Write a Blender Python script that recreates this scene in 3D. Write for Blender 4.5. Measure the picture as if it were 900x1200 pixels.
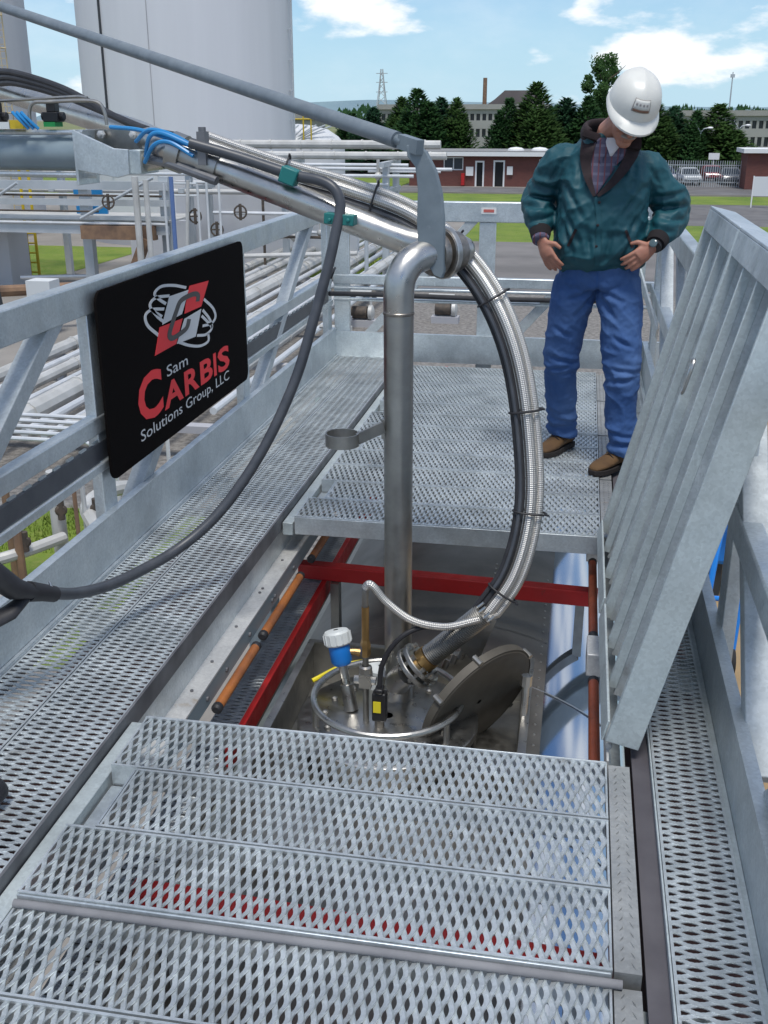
import bpy, math, random
from mathutils import Vector, Matrix, noise
random.seed(7)
R = math.radians
for o in list(bpy.data.objects): bpy.data.objects.remove(o)
S = bpy.context.scene
COL = S.collection

# ---------------------------------------------------------------- camera
cd = bpy.data.cameras.new('camera'); cam = bpy.data.objects.new('camera', cd); COL.objects.link(cam)
cam.location = (0, 0, 1.58); cam.rotation_euler = (R(90 - 20.51), 0, R(10.316))
cd.sensor_fit = 'VERTICAL'; cd.sensor_height = 36.0; cd.sensor_width = 36.0; cd.lens = 36.0 * 1235 / 1200
cd.clip_start = 0.05; cd.clip_end = 9000
S.camera = cam
# ---------------------------------------------------------------- sky, sun, exposure
SUN_EL, SUN_AZ = 70.0, 168.0          # azimuth measured from +Y towards +X
w = bpy.data.worlds.new('World'); S.world = w; w.use_nodes = True
nt = w.node_tree; N = nt.nodes; L = nt.links; N.clear()
out = N.new('ShaderNodeOutputWorld'); bg = N.new('ShaderNodeBackground')
sky = N.new('ShaderNodeTexSky'); sky.sky_type = 'NISHITA'; sky.sun_disc = False
sky.sun_elevation = R(SUN_EL); sky.sun_rotation = R(SUN_AZ); sky.altitude = 50
sky.air_density = 1.0; sky.dust_density = 0.15; sky.ozone_density = 3.0
tc = N.new('ShaderNodeTexCoord')
def cloud_layer(scale, zs, lo, hi, seed, rough=.55):
    mp = N.new('ShaderNodeMapping'); mp.inputs['Scale'].default_value = (scale, scale, scale * zs); mp.inputs['Location'].default_value = (seed, seed * .7, seed * .3)
    nz = N.new('ShaderNodeTexNoise'); nz.inputs['Scale'].default_value = 1.0; nz.inputs['Detail'].default_value = 9; nz.inputs['Roughness'].default_value = rough
    rp = N.new('ShaderNodeMapRange'); rp.interpolation_type = 'SMOOTHSTEP'
    rp.inputs['From Min'].default_value = lo; rp.inputs['From Max'].default_value = hi
    L.new(tc.outputs['Generated'], mp.inputs['Vector']); L.new(mp.outputs[0], nz.inputs['Vector']); L.new(nz.outputs['Fac'], rp.inputs['Value'])
    return rp.outputs[0]
c1 = cloud_layer(7.0, 2.6, .495, .60, 1.2)
c2 = cloud_layer(4.2, 2.2, .40, .80, 9.1, .6)
mxv = N.new('ShaderNodeMath'); mxv.operation = 'MULTIPLY'; mxv.inputs[1].default_value = .40; L.new(c2, mxv.inputs[0])
mx = N.new('ShaderNodeMath'); mx.operation = 'MAXIMUM'; L.new(c1, mx.inputs[0]); L.new(mxv.outputs[0], mx.inputs[1])
mix = N.new('ShaderNodeMix'); mix.data_type = 'RGBA'
tint = N.new('ShaderNodeMix'); tint.data_type = 'RGBA'; tint.blend_type = 'MULTIPLY'; tint.inputs['Factor'].default_value = 1; tint.inputs['B'].default_value = (.66, .84, 1.0, 1); L.new(sky.outputs[0], tint.inputs['A'])
sx_ = N.new('ShaderNodeSeparateXYZ'); L.new(tc.outputs['Generated'], sx_.inputs[0])
hz_ = N.new('ShaderNodeMapRange'); hz_.interpolation_type = 'SMOOTHSTEP'; hz_.inputs['From Min'].default_value = -.02; hz_.inputs['From Max'].default_value = .20; hz_.inputs['To Min'].default_value = .85; hz_.inputs['To Max'].default_value = 0; L.new(sx_.outputs[2], hz_.inputs['Value'])
haze_ = N.new('ShaderNodeMix'); haze_.data_type = 'RGBA'; haze_.inputs['B'].default_value = (4.1, 6.0, 7.4, 1); L.new(hz_.outputs[0], haze_.inputs['Factor']); L.new(tint.outputs['Result'], haze_.inputs['A'])
L.new(mx.outputs[0], mix.inputs['Factor']); L.new(haze_.outputs['Result'], mix.inputs['A']); mix.inputs['B'].default_value = (8.3, 8.6, 8.9, 1)
L.new(mix.outputs['Result'], bg.inputs['Color']); bg.inputs['Strength'].default_value = 0.092
L.new(bg.outputs[0], out.inputs['Surface'])
sd = bpy.data.lights.new('sun', 'SUN'); sun = bpy.data.objects.new('sun', sd); COL.objects.link(sun)
sd.energy = 2.2; sd.angle = R(16); sd.color = (1.0, .965, .91)
_d = Vector((math.sin(R(SUN_AZ)) * math.cos(R(SUN_EL)), math.cos(R(SUN_AZ)) * math.cos(R(SUN_EL)), math.sin(R(SUN_EL))))
sun.rotation_euler = (-_d).to_track_quat('-Z', 'Y').to_euler(); sun.location = _d * 60
S.view_settings.view_transform = 'Standard'; S.view_settings.look = 'None'; S.view_settings.gamma = 1.0
S.view_settings.use_curve_mapping = False; S.view_settings.exposure = 0.45
S.render.engine = 'CYCLES'
try: S.cycles.max_bounces = 8
except Exception: pass

# ---------------------------------------------------------------- mesh helpers
ORG = {}
class MB:
    def __init__(s): s.v = []; s.f = []; s.uv = {}
    def add(s, vs, fs, uvs=None):
        b = len(s.v); s.v.extend([tuple(p) for p in vs])
        for i, f in enumerate(fs):
            if uvs: s.uv[len(s.f)] = uvs[i]
            s.f.append(tuple(b + k for k in f))
        return s
    def box(s, x0, x1, y0, y1, z0, z1):
        return s.add([(x0,y0,z0),(x1,y0,z0),(x1,y1,z0),(x0,y1,z0),(x0,y0,z1),(x1,y0,z1),(x1,y1,z1),(x0,y1,z1)],
                     [(3,2,1,0),(4,5,6,7),(0,1,5,4),(1,2,6,5),(2,3,7,6),(3,0,4,7)])
    def bar(s, p0, p1, wd, ht, up=(0,0,1)):
        p0 = Vector(p0); p1 = Vector(p1); d = (p1 - p0).normalized(); up = Vector(up)
        if abs(d.dot(up)) > .99: up = Vector((0,1,0))
        sd_ = d.cross(up).normalized(); u = sd_.cross(d).normalized(); a = sd_ * wd / 2; b = u * ht / 2
        vs = [p0-a-b, p0+a-b, p0+a+b, p0-a+b, p1-a-b, p1+a-b, p1+a+b, p1-a+b]
        return s.add(vs, [(3,2,1,0),(4,5,6,7),(0,1,5,4),(1,2,6,5),(2,3,7,6),(3,0,4,7)][::1])
    def tube(s, pts, r, n=12, cap=True, squash=None):
        pts = [Vector(p) for p in pts]; m = len(pts)
        rs = r if isinstance(r, (list, tuple)) else [r] * m
        t0 = (pts[1]-pts[0]).normalized(); ref = Vector((0,0,1)) if abs(t0.z) < .9 else Vector((0,1,0))
        a = t0.cross(ref).normalized(); vs = []; fs = []; uvs = []; ln = [0.]
        for i in range(m):
            t = ((pts[min(i+1,m-1)]-pts[max(i-1,0)])).normalized()
            a = (a - t * a.dot(t)).normalized(); b = t.cross(a)
            if i: ln.append(ln[-1] + (pts[i]-pts[i-1]).length)
            for k in range(n):
                an = 2*math.pi*k/n
                ka, kb = (1,1) if squash is None else squash
                vs.append(pts[i] + a*math.cos(an)*rs[i]*ka + b*math.sin(an)*rs[i]*kb)
        for i in range(m-1):
            for k in range(n):
                k2 = (k+1) % n
                fs.append((i*n+k, i*n+k2, (i+1)*n+k2, (i+1)*n+k)); u0, u1 = k/n, (k+1)/n
                uvs.append([(u0,ln[i]),(u1,ln[i]),(u1,ln[i+1]),(u0,ln[i+1])])
        if cap:
            fs.append(tuple(range(n-1,-1,-1))); uvs.append([(0,0)]*n)
            fs.append(tuple((m-1)*n+k for k in range(n))); uvs.append([(0,0)]*n)
        return s.add(vs, fs, uvs)
    def cyl(s, p0, p1, r, n=16, r2=None, cap=True):
        return s.tube([p0, p1], [r, r if r2 is None else r2], n, cap)
    def lathe(s, prof, o=(0,0,0), ax=(0,0,1), n=24, cap=False):
        o = Vector(o); ax = Vector(ax).normalized(); ref = Vector((1,0,0)) if abs(ax.x) < .9 else Vector((0,1,0))
        a = (ref - ax*ref.dot(ax)).normalized(); b = ax.cross(a); vs = []; fs = []
        for (r, h) in prof:
            for k in range(n):
                an = 2*math.pi*k/n; vs.append(o + ax*h + a*math.cos(an)*r + b*math.sin(an)*r)
        for i in range(len(prof)-1):
            for k in range(n):
                k2 = (k+1) % n; fs.append((i*n+k, i*n+k2, (i+1)*n+k2, (i+1)*n+k))
        if cap:
            fs.append(tuple(range(n-1,-1,-1))); fs.append(tuple((len(prof)-1)*n+k for k in range(n)))
        return s.add(vs, fs)
    def prism(s, pts, d):
        """closed polygon pts (3D, planar) extruded by vector d"""
        d = Vector(d); n = len(pts); vs = [Vector(p) for p in pts] + [Vector(p)+d for p in pts]
        fs = [tuple(range(n-1,-1,-1)), tuple(range(n, 2*n))] + [(i, (i+1)%n, n+(i+1)%n, n+i) for i in range(n)]
        return s.add(vs, fs)
    def ball(s, c, r, n=12, sc=(1,1,1)):
        c = Vector(c); prof = [(max(1e-4, math.sin(math.pi*i/n)), -math.cos(math.pi*i/n)) for i in range(n+1)]
        b = len(s.v); s.lathe(prof, (0,0,0), (0,0,1), n*2)
        for i in range(b, len(s.v)):
            x, y, z = s.v[i]; s.v[i] = (c.x+x*r*sc[0], c.y+y*r*sc[1], c.z+z*r*sc[2])
        return s
    def mesh(s, name, mat, off=(0,0,0), smooth=35):
        me = bpy.data.meshes.new(name); ox, oy, oz = off
        me.from_pydata([(x-ox, y-oy, z-oz) for x, y, z in s.v], [], s.f)
        if s.uv:
            ul = me.uv_layers.new(name='UVMap'); k = 0
            for i, p in enumerate(me.polygons):
                u = s.uv.get(i)
                for j, li in enumerate(p.loop_indices):
                    if u: ul.data[li].uv = u[j % len(u)]
        me.materials.append(mat); me.validate(); me.update()
        if smooth:
            me.polygons.foreach_set('use_smooth', [True]*len(me.polygons)); me.set_sharp_from_angle(angle=R(smooth))
        return me
    def build(s, name, mat, parent=None, smooth=35, bevel=0, label=None):
        off = ORG.get(parent.name, (0,0,0)) if parent else (0,0,0)
        me = s.mesh(name, mat, off, smooth)
        return link(name, me, parent, bevel, label)
def link(name, me, parent=None, bevel=0, label=None):
    o = bpy.data.objects.new(name, me); COL.objects.link(o)
    if parent: o.parent = parent; ORG[o.name] = ORG.get(parent.name, (0,0,0))
    if bevel:
        b = o.modifiers.new('bevel', 'BEVEL'); b.width = bevel; b.segments = 2; b.limit_method = 'ANGLE'; b.angle_limit = R(40)
    if label: o['label'] = label
    return o
def thing(name, label, cat, loc=(0,0,0), group=None):
    o = bpy.data.objects.new(name, None); COL.objects.link(o); o.empty_display_size = .1
    o.location = loc; ORG[o.name] = tuple(loc); tag(o, label, cat, group); return o
def tag(o, label=None, cat=None, group=None, kind=None):
    if label: o['label'] = label
    if cat: o['category'] = cat
    if group: o['group'] = group
    if kind: o['kind'] = kind
    return o
def copy_tree(o, parent=None):
    c = o.copy(); COL.objects.link(c); c.parent = parent
    for ch in list(o.children): copy_tree(ch, c)
    return c
def solo(mb, name, mat, label, cat, group=None, base=None, smooth=35, bevel=0):
    """a thing that is one mesh, its origin at the middle of its base"""
    if base is None:
        xs, ys, zs = zip(*mb.v); base = ((min(xs)+max(xs))/2, (min(ys)+max(ys))/2, min(zs))
    o = link(name, mb.mesh(name, mat, base, smooth), None, bevel); o.location = base; ORG[o.name] = tuple(base)
    return tag(o, label, cat, group)
def cr(pts, n=8):
    """Catmull-Rom through the points"""
    P_ = [Vector(p) for p in pts]; P_ = [2*P_[0]-P_[1]] + P_ + [2*P_[-1]-P_[-2]]; res = []
    for i in range(1, len(P_)-2):
        a, b, c, d = P_[i-1:i+3]
        for k in range(n):
            t = k/n; res.append(.5*((2*b)+(c-a)*t+(2*a-5*b+4*c-d)*t*t+(3*b-a-3*c+d)*t**3))
    res.append(P_[-2]); return res
def structure(mb, name, mat, smooth=35, label=None):
    o = link(name, mb.mesh(name, mat, (0,0,0), smooth)); o['kind'] = 'structure'
    if label: o['label'] = label
    return o

# ---------------------------------------------------------------- materials
def mat(name, col, rough=.5, metal=0., spec=.5):
    m = bpy.data.materials.new(name); m.use_nodes = True; b = m.node_tree.nodes['Principled BSDF']
    b.inputs['Base Color'].default_value = (*col, 1); b.inputs['Roughness'].default_value = rough; b.inputs['Metallic'].default_value = metal
    b.inputs['Specular IOR Level'].default_value = spec
    return m
def coords(m, kind='Object'):
    n = m.node_tree.nodes; t = n.new('ShaderNodeTexCoord')
    return t.outputs[kind]
def geo_pos(m):
    return m.node_tree.nodes.new('ShaderNodeNewGeometry').outputs['Position']
def noise_node(m, scale, detail=4, rough=.55, vec=None, stretch=None):
    nt = m.node_tree; n = nt.nodes.new('ShaderNodeTexNoise'); n.inputs['Scale'].default_value = scale; n.inputs['Detail'].default_value = detail; n.inputs['Roughness'].default_value = rough
    v = vec or geo_pos(m)
    if stretch:
        mp = nt.nodes.new('ShaderNodeMapping'); mp.inputs['Scale'].default_value = stretch; nt.links.new(v, mp.inputs['Vector']); v = mp.outputs[0]
    nt.links.new(v, n.inputs['Vector']); return n.outputs['Fac']
def ramp(m, fac, lo, hi, c0, c1):
    nt = m.node_tree; r = nt.nodes.new('ShaderNodeMapRange'); r.inputs['From Min'].default_value = lo; r.inputs['From Max'].default_value = hi
    nt.links.new(fac, r.inputs['Value']); x = nt.nodes.new('ShaderNodeMix'); x.data_type = 'RGBA'
    nt.links.new(r.outputs[0], x.inputs['Factor']); 
    for key, c in (('A', c0), ('B', c1)):
        if isinstance(c, (tuple, list)): x.inputs[key].default_value = (*c[:3], 1)
        else: nt.links.new(c, x.inputs[key])
    return x.outputs['Result']
def rampf(m, fac, lo, hi, a, b):
    nt = m.node_tree; r = nt.nodes.new('ShaderNodeMapRange'); r.inputs['From Min'].default_value = lo; r.inputs['From Max'].default_value = hi
    r.inputs['To Min'].default_value = a; r.inputs['To Max'].default_value = b; nt.links.new(fac, r.inputs['Value']); return r.outputs[0]
def setc(m, sock, key='Base Color'):
    m.node_tree.links.new(sock, m.node_tree.nodes['Principled BSDF'].inputs[key])
def bump(m, fac, strength=.3, dist=.01):
    nt = m.node_tree; b = nt.nodes.new('ShaderNodeBump'); b.inputs['Strength'].default_value = strength; b.inputs['Distance'].default_value = dist
    nt.links.new(fac, b.inputs['Height']); nt.links.new(b.outputs[0], nt.nodes['Principled BSDF'].inputs['Normal'])
def varied(name, c0, c1, scale=2., rough=.6, metal=0., lo=.35, hi=.65, bs=0., bscale=None, bd=.01, detail=5, spec=.5, stretch=None):
    m = mat(name, c0, rough, metal, spec); setc(m, ramp(m, noise_node(m, scale, detail, stretch=stretch), lo, hi, c0, c1))
    if bs: bump(m, noise_node(m, bscale or scale*6, 6), bs, bd)
    return m
def galv(name, c0, c1, rough=.38, metal=.85, stain=None):
    m = mat(name, c0, rough, metal)
    a = ramp(m, noise_node(m, 5., 6, .65), .32, .68, c0, c1)
    nt = m.node_tree; vo = nt.nodes.new('ShaderNodeTexVoronoi'); vo.inputs['Scale'].default_value = 130; nt.links.new(geo_pos(m), vo.inputs['Vector'])
    sp = nt.nodes.new('ShaderNodeSeparateColor'); nt.links.new(vo.outputs['Color'], sp.inputs[0])
    hs = nt.nodes.new('ShaderNodeHueSaturation'); nt.links.new(rampf(m, sp.outputs[0], 0, 1, .92, 1.07), hs.inputs['Value']); nt.links.new(a, hs.inputs['Color'])
    a = hs.outputs[0]
    dk_ = tuple(c*.62 for c in c1)
    a = ramp(m, noise_node(m, 1.7, 7, .7), .52, .80, a, dk_)
    a = ramp(m, noise_node(m, 7., 6, .75, stretch=(6,6,.6)), .60, .85, a, tuple(min(1, c*1.25) for c in c0))
    if stain: a = ramp(m, noise_node(m, 9., 8, .7), .60, .74, a, stain)
    setc(m, a)
    setc(m, rampf(m, noise_node(m, 14., 5, .6), .3, .7, rough-.1, rough+.14), 'Roughness')
    bump(m, noise_node(m, 60., 4), .12, .002)
    return m
M = {}
ORD = ('first','second','third','fourth','fifth','sixth','seventh','eighth','ninth','tenth','eleventh','twelfth','thirteenth')
M['galv'] = galv('galvanised_steel', (.64,.685,.70), (.50,.55,.575), .42, .75)
M['shade_oxide'] = varied('slit_shade_oxide', (.075,.032,.028), (.045,.03,.028), 5, .9)  # red-oxide tint, kept dark to paint the shade behind the walkway slits
M['grate'] = galv('galvanised_grating', (.68,.72,.73), (.50,.54,.555), .43, .70, stain=(.36,.36,.35))
M['galv_matte'] = galv('galvanised_weathered', (.50,.535,.545), (.40,.435,.45), .68, .35)
M['galv_dull'] = galv('galvanised_dull', (.54,.60,.605), (.44,.495,.505), .55, .45)
M['galv_edge'] = varied('dark_edge_bar', (.13,.13,.14), (.23,.235,.245), 6, .55, .6)
M['flange'] = galv('bright_flange', (.66,.66,.64), (.55,.55,.54), .45, .45, stain=(.42,.33,.22))
M['tread'] = galv('tread_plate', (.44,.45,.445), (.32,.33,.33), .55, .6, stain=(.36,.27,.2))
def steel(name, c0, c1, rough=.3, sc=8.):
    m = mat(name, c0, rough, 1.0); setc(m, ramp(m, noise_node(m, sc, 6, .6), .35, .65, c0, c1)); setc(m, rampf(m, noise_node(m, 25, 4), .3, .7, rough-.06, rough+.12), 'Roughness')
    return m
M['stainless'] = steel('stainless_pipe', (.55,.54,.51), (.44,.43,.41), .30)
M['stainless_dull'] = steel('stainless_dull', (.40,.39,.36), (.29,.285,.27), .42)
M['drop'] = steel('drop_pipe_steel', (.42,.415,.395), (.33,.33,.315), .36)
M['weld'] = steel('weld_zone', (.36,.33,.29), (.22,.2,.18), .4, 30)
M['tank_top'] = varied('dirty_cladding', (.15,.142,.13), (.25,.24,.22), 3., .46, .75, bs=.06, bscale=9, bd=.01)
M['tank_mirror'] = mat('polished_cladding', (.50,.53,.58), .09, 1.0)
M['arm_grey'] = varied('grey_paint', (.25,.31,.34), (.20,.255,.285), 4, .42, .15)
M['blade'] = varied('blade_grey', (.15,.185,.21), (.205,.245,.27), 9, .5, .2)
M['rod'] = varied('rod_grey', (.20,.235,.26), (.155,.185,.21), 12, .5, .2)
M['red'] = varied('red_paint', (.46,.012,.012), (.34,.012,.012), 5, .38)
def chipped(m, lo, hi, col, sc=22.):
    k = m.node_tree.nodes['Principled BSDF'].inputs['Base Color']; a = k.links[0].from_socket; setc(m, ramp(m, noise_node(m, sc, 9, .72), lo, hi, a, col)); setc(m, rampf(m, noise_node(m, 11, 5), .3, .7, .35, .7), 'Roughness')
chipped(M['red'], .62, .70, (.10,.035,.025)); chipped(M['rod'], .66, .72, (.33,.35,.36), 30); chipped(M['blade'], .62, .74, (.27,.30,.33), 14)
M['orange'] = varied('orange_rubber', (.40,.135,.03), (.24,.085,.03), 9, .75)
M['orange_dark'] = varied('dark_orange_rubber', (.30,.062,.02), (.17,.04,.016), 9, .75)  # darker, redder orange than the left bumpers
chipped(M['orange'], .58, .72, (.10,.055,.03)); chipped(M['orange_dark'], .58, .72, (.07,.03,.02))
M['rubber'] = varied('black_rubber', (.014,.014,.017), (.024,.024,.028), 20, .58)
M['cable'] = varied('dark_cable', (.045,.05,.06), (.065,.07,.08), 15, .42)
M['gap'] = varied('dark_rubber_strip', (.07,.065,.075), (.10,.095,.105), 6, .7)
M['teal'] = mat('teal_plastic', (.01,.16,.15), .45)
M['blue_tube'] = mat('blue_tubing', (.02,.22,.50), .35)
M['blue'] = mat('blue_enamel', (.01,.19,.62), .4)
M['cap_white'] = mat('pale_grey_enamel', (.62,.65,.64), .45)
M['yellow'] = mat('yellow_plastic', (.75,.62,.02), .5)
M['brass'] = mat('brass', (.42,.27,.11), .35, .9)
M['black'] = mat('black_plastic', (.012,.012,.014), .45)
def braid():
    m = mat('braided_steel', (.50,.48,.44), .38, .9); nt = m.node_tree; uv = coords(m, 'UV'); hs = []
    for sg in (1, -1):
        mp = nt.nodes.new('ShaderNodeMapping'); nt.links.new(uv, mp.inputs['Vector']); mp.inputs['Scale'].default_value = (7*sg, 75, 1)
        sp = nt.nodes.new('ShaderNodeSeparateXYZ'); nt.links.new(mp.outputs[0], sp.inputs[0])
        ad = nt.nodes.new('ShaderNodeMath'); ad.operation = 'ADD'; nt.links.new(sp.outputs[0], ad.inputs[0]); nt.links.new(sp.outputs[1], ad.inputs[1])
        si = nt.nodes.new('ShaderNodeMath'); si.operation = 'MULTIPLY'; si.inputs[1].default_value = 2*math.pi; nt.links.new(ad.outputs[0], si.inputs[0])
        s2 = nt.nodes.new('ShaderNodeMath'); s2.operation = 'SINE'; nt.links.new(si.outputs[0], s2.inputs[0]); hs.append(s2.outputs[0])
    mu = nt.nodes.new('ShaderNodeMath'); mu.operation = 'MULTIPLY'; nt.links.new(hs[0], mu.inputs[0]); nt.links.new(hs[1], mu.inputs[1])
    setc(m, ramp(m, mu.outputs[0], -.8, .8, (.46,.445,.42), (.68,.665,.63))); bump(m, mu.outputs[0], .5, .002)
    return m
M['braid'] = braid()
# ================================================================= the setting on the ground
G = -4.1
M['concrete_ground'] = varied('yard_ground', (.20,.185,.165), (.27,.25,.225), .35, .9, bs=.4, bscale=8, bd=.02)
M['gravel'] = varied('gravel_ground', (.13,.12,.11), (.26,.245,.225), 9., .95, bs=.8, bscale=30, bd=.03)
M['asphalt'] = varied('asphalt', (.105,.10,.10), (.165,.16,.158), .5, .9, bs=.3, bscale=40, detail=9)
M['asphalt2'] = varied('old_tarmac', (.135,.128,.123), (.20,.188,.18), .4, .9, bs=.3, bscale=40, detail=9)
M['grass'] = varied('lawn', (.095,.165,.012), (.170,.235,.024), .55, .9, bs=.8, bscale=14, bd=.06, detail=9)
setc(M['grass'], ramp(M['grass'], noise_node(M['grass'], 2.6, 8, .7), .50, .75, M['grass'].node_tree.nodes['Principled BSDF'].inputs['Base Color'].links[0].from_socket, (.21,.22,.05)))
M['field'] = varied('far_field', (.14,.17,.06), (.20,.20,.09), .02, .9)
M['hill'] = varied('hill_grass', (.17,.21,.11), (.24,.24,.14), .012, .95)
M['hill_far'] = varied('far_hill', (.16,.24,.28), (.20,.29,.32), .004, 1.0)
def sheet(name, m, x0, x1, y0, y1, z, n=1, amp=0.):
    mb = MB(); vs = []; fs = []
    nx = ny = n
    for j in range(ny+1):
        for i in range(nx+1):
            x = x0+(x1-x0)*i/nx; y = y0+(y1-y0)*j/ny
            vs.append((x, y, z + (amp*noise.noise(Vector((x*.7, y*.7, 3))) if amp else 0)))
    for j in range(ny):
        for i in range(nx): a = j*(nx+1)+i; fs.append((a, a+1, a+nx+2, a+nx+1))
    mb.add(vs, fs); return structure(mb, name, m)
sheet('ground', M['concrete_ground'], -4000, 4000, -300, 7000, G)
sheet('gravel_ground', M['gravel'], -12, 12, 12, 37, G+.004)
sheet('lawn', M['grass'], -6.2, 60, 53, 63, G+.008)
sheet('tarmac_yard', M['asphalt2'], -7.5, 60, 37, 53, G+.008)
sheet('tarmac_yard', M['asphalt'], -9.5, 80, 63, 79, G+.008)
sheet('lawn', M['grass'], -60, 120, 79, 87.5, G+.012)
sheet('road', M['asphalt'], -120, 160, 88, 96, G+.008)
sheet('car_park', M['asphalt'], 3, 60, 96.2, 150, G+.006)
sheet('lawn', M['grass'], -34, -19.6, 37.6, 47.5, G+.012)
sheet('lawn', M['grass'], -11.5, -6.4, 38.5, 47, G+.012)
sheet('lawn', M['grass'], -60, -16, 96, 112, G+.012)
sheet('field', M['field'], -900, 900, 150, 3000, G+.02)
mb = MB(); mb.box(-120, 160, 87.6, 87.75, G, G+.12); structure(mb, 'kerb', M['concrete_ground'])
# grass by the pipe track right under the left railing, real blades
mb = MB(); rnd = random.Random(3)
for (x0, x1, y0, y1, n) in ((-8.6,-5.2,9.4,14.2,7000), (-11.5,-6.4,38.5,47,2500)):
    for i in range(n):
        x = rnd.uniform(x0, x1); y = rnd.uniform(y0, y1)
        if noise.noise(Vector((x*.8, y*.8, 9))) < -.12: continue
        h = rnd.uniform(.04, .13); a = rnd.uniform(0, 6.3); w_ = .012 if y < 20 else .03; lx, ly = rnd.uniform(-.05,.05), rnd.uniform(-.05,.05)
        dx, dy = math.cos(a)*w_, math.sin(a)*w_
        mb.add([(x-dx,y-dy,G),(x+dx,y+dy,G),(x+lx,y+ly,G+h)], [(0,1,2)])
o = link('grass', mb.mesh('grass', M['grass'], (0,0,0), 0)); tag(o, 'tufts of bright green grass among the ground pipes', 'grass', kind='stuff')
sheet('lawn', M['grass'], -8.6, -5.2, 9.4, 14.2, G+.02, 10, .02)

# distant hills
def hill(name, m, x0, x1, y, hts, label):
    n = len(hts); mb = MB(); vs = []; fs = []; nn_ = 40
    for i in range(nn_+1):
        t = i/nn_; f = t*(n-1); k = min(n-2, int(f)); h = hts[k]+(hts[k+1]-hts[k])*(f-k) + 1.5*noise.noise(Vector((t*9, y*.01, 0)))*(hts[k] > 6)
        x = x0+(x1-x0)*t; vs += [(x, y-160, G-.5), (x, y, G+h), (x, y+300, G-.5)]
    for i in range(nn_): fs += [(3*i, 3*i+3, 3*i+4, 3*i+1), (3*i+1, 3*i+4, 3*i+5, 3*i+2)]
    mb.add(vs, fs); structure(mb, name, m, 60, label)
hill('hill', M['hill'], -330, -150, 900, (24, 22.5, 19, 13, 8, 5, 1), 'low green hill behind the storage tank')
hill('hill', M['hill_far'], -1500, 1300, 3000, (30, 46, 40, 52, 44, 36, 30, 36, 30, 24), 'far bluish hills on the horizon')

# ---------------------------------------------------------------- storage tanks
M['tank_paint'] = varied('lavender_white_paint', (.60,.61,.635), (.645,.655,.68), .5, .75, bs=.05, bscale=.8, detail=8, stretch=(1.6,1.6,.12))
M['conc'] = varied('pale_concrete', (.36,.36,.38), (.43,.43,.44), .5, .9)
M['galv_far'] = varied('far_steel', (.50,.53,.55), (.40,.435,.45), 1., .5, .2)
M['pipe_far'] = varied('lagged_pipe', (.58,.575,.55), (.44,.435,.41), 1.5, .5, .2)
M['pipe_bright'] = varied('bright_pipe', (.72,.73,.73), (.58,.60,.61), 1.5, .42, .35)
M['rust'] = varied('rusty_steel', (.26,.16,.095), (.17,.105,.07), 4, .8)
M['yel_paint'] = mat('yellow_paint', (.55,.40,.02), .6)
M['cream'] = mat('cream_paint', (.55,.45,.28), .7)
M['dark_pole'] = mat('dark_pole', (.03,.035,.04), .6)
def storage_tank(cx, cy, rad, h, label):
    r = thing('storage_tank', label, 'tank', (cx, cy, G), 'pale storage tanks behind the pipe racks')
    mb = MB(); mb.lathe([(rad, .0), (rad, h)], (cx, cy, G), n=96); mb.build('shell', M['tank_paint'], r)
    mb = MB(); mb.lathe([(rad+.12, h), (rad+.12, h+.25), (.01, h+1.2)], (cx, cy, G), n=64); mb.build('roof', M['tank_paint'], r)
    mb = MB(); mb.lathe([(rad+.25, 0), (rad+.25, .35), (rad, .35)], (cx, cy, G), n=64); mb.build('plinth', M['conc'], r)
    return r
tk = storage_tank(-19.5, 53.5, 5.15, 15, 'large pale storage tank filling the upper left of the view')
storage_tank(-33.2, 53, 5.0, 15, 'pale storage tank cut off by the left edge of the picture')
def on_tank(a, rr=5.2): return (-19.5+rr*math.sin(R(a)), 53.5-rr*math.cos(R(a)))
x, y = on_tank(-27); mb = MB(); mb.cyl((x, y, G+3.2), (x, y, G+15), .055, 8); mb.build('conduit', M['dark_pole'], tk)
x, y = on_tank(1, 5.16); mb = MB(); mb.cyl((x, y, G+2), (x, y, G+15), .02, 6); mb.build('seam', M['conc'], tk)
for i in range(7):
    z = G+4.2+i*1.35; x, y = on_tank(88, 5.1); mb = MB(); mb.box(x, x+.22, y-.05, y+.05, z, z+.07); mb.build('bracket', M['galv_far'], tk)
x, y = on_tank(88, 5.32); mb = MB(); mb.cyl((x, y, G+5), (x, y, G+15), .03, 6); mb.build('drain_pipe', M['galv_far'], tk)
ld = thing('caged_ladder', 'cream caged ladder climbing the tank at the left edge', 'ladder', (-28.1, 51.0, G))
for x in (-28.25, -27.75):
    mb = MB(); mb.cyl((x, 51, G), (x, 51, G+14), .035, 6); mb.build('stile', M['cream'], ld)
for i in range(44):
    mb = MB(); mb.cyl((-28.25, 51, G+.3+i*.31), (-27.75, 51, G+.3+i*.31), .014, 5); mb.build('rung', M['cream'], ld)
for i in range(8):
    z = G+3+i*1.45; mb = MB(); mb.tube([(-28.3+.3*math.cos(R(a))+.3, 50.95-.5*abs(math.sin(R(a))), z) for a in range(180, -1, -30)], .04, 5); mb.build('hoop', M['cream'], ld)
for dx in (-.2, .1, .25): 
    mb = MB(); mb.cyl((-28.0+dx, 50.5, G+3), (-28.0+dx, 50.5, G+14), .02, 5); mb.build('cage_bar', M['cream'], ld)
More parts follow.
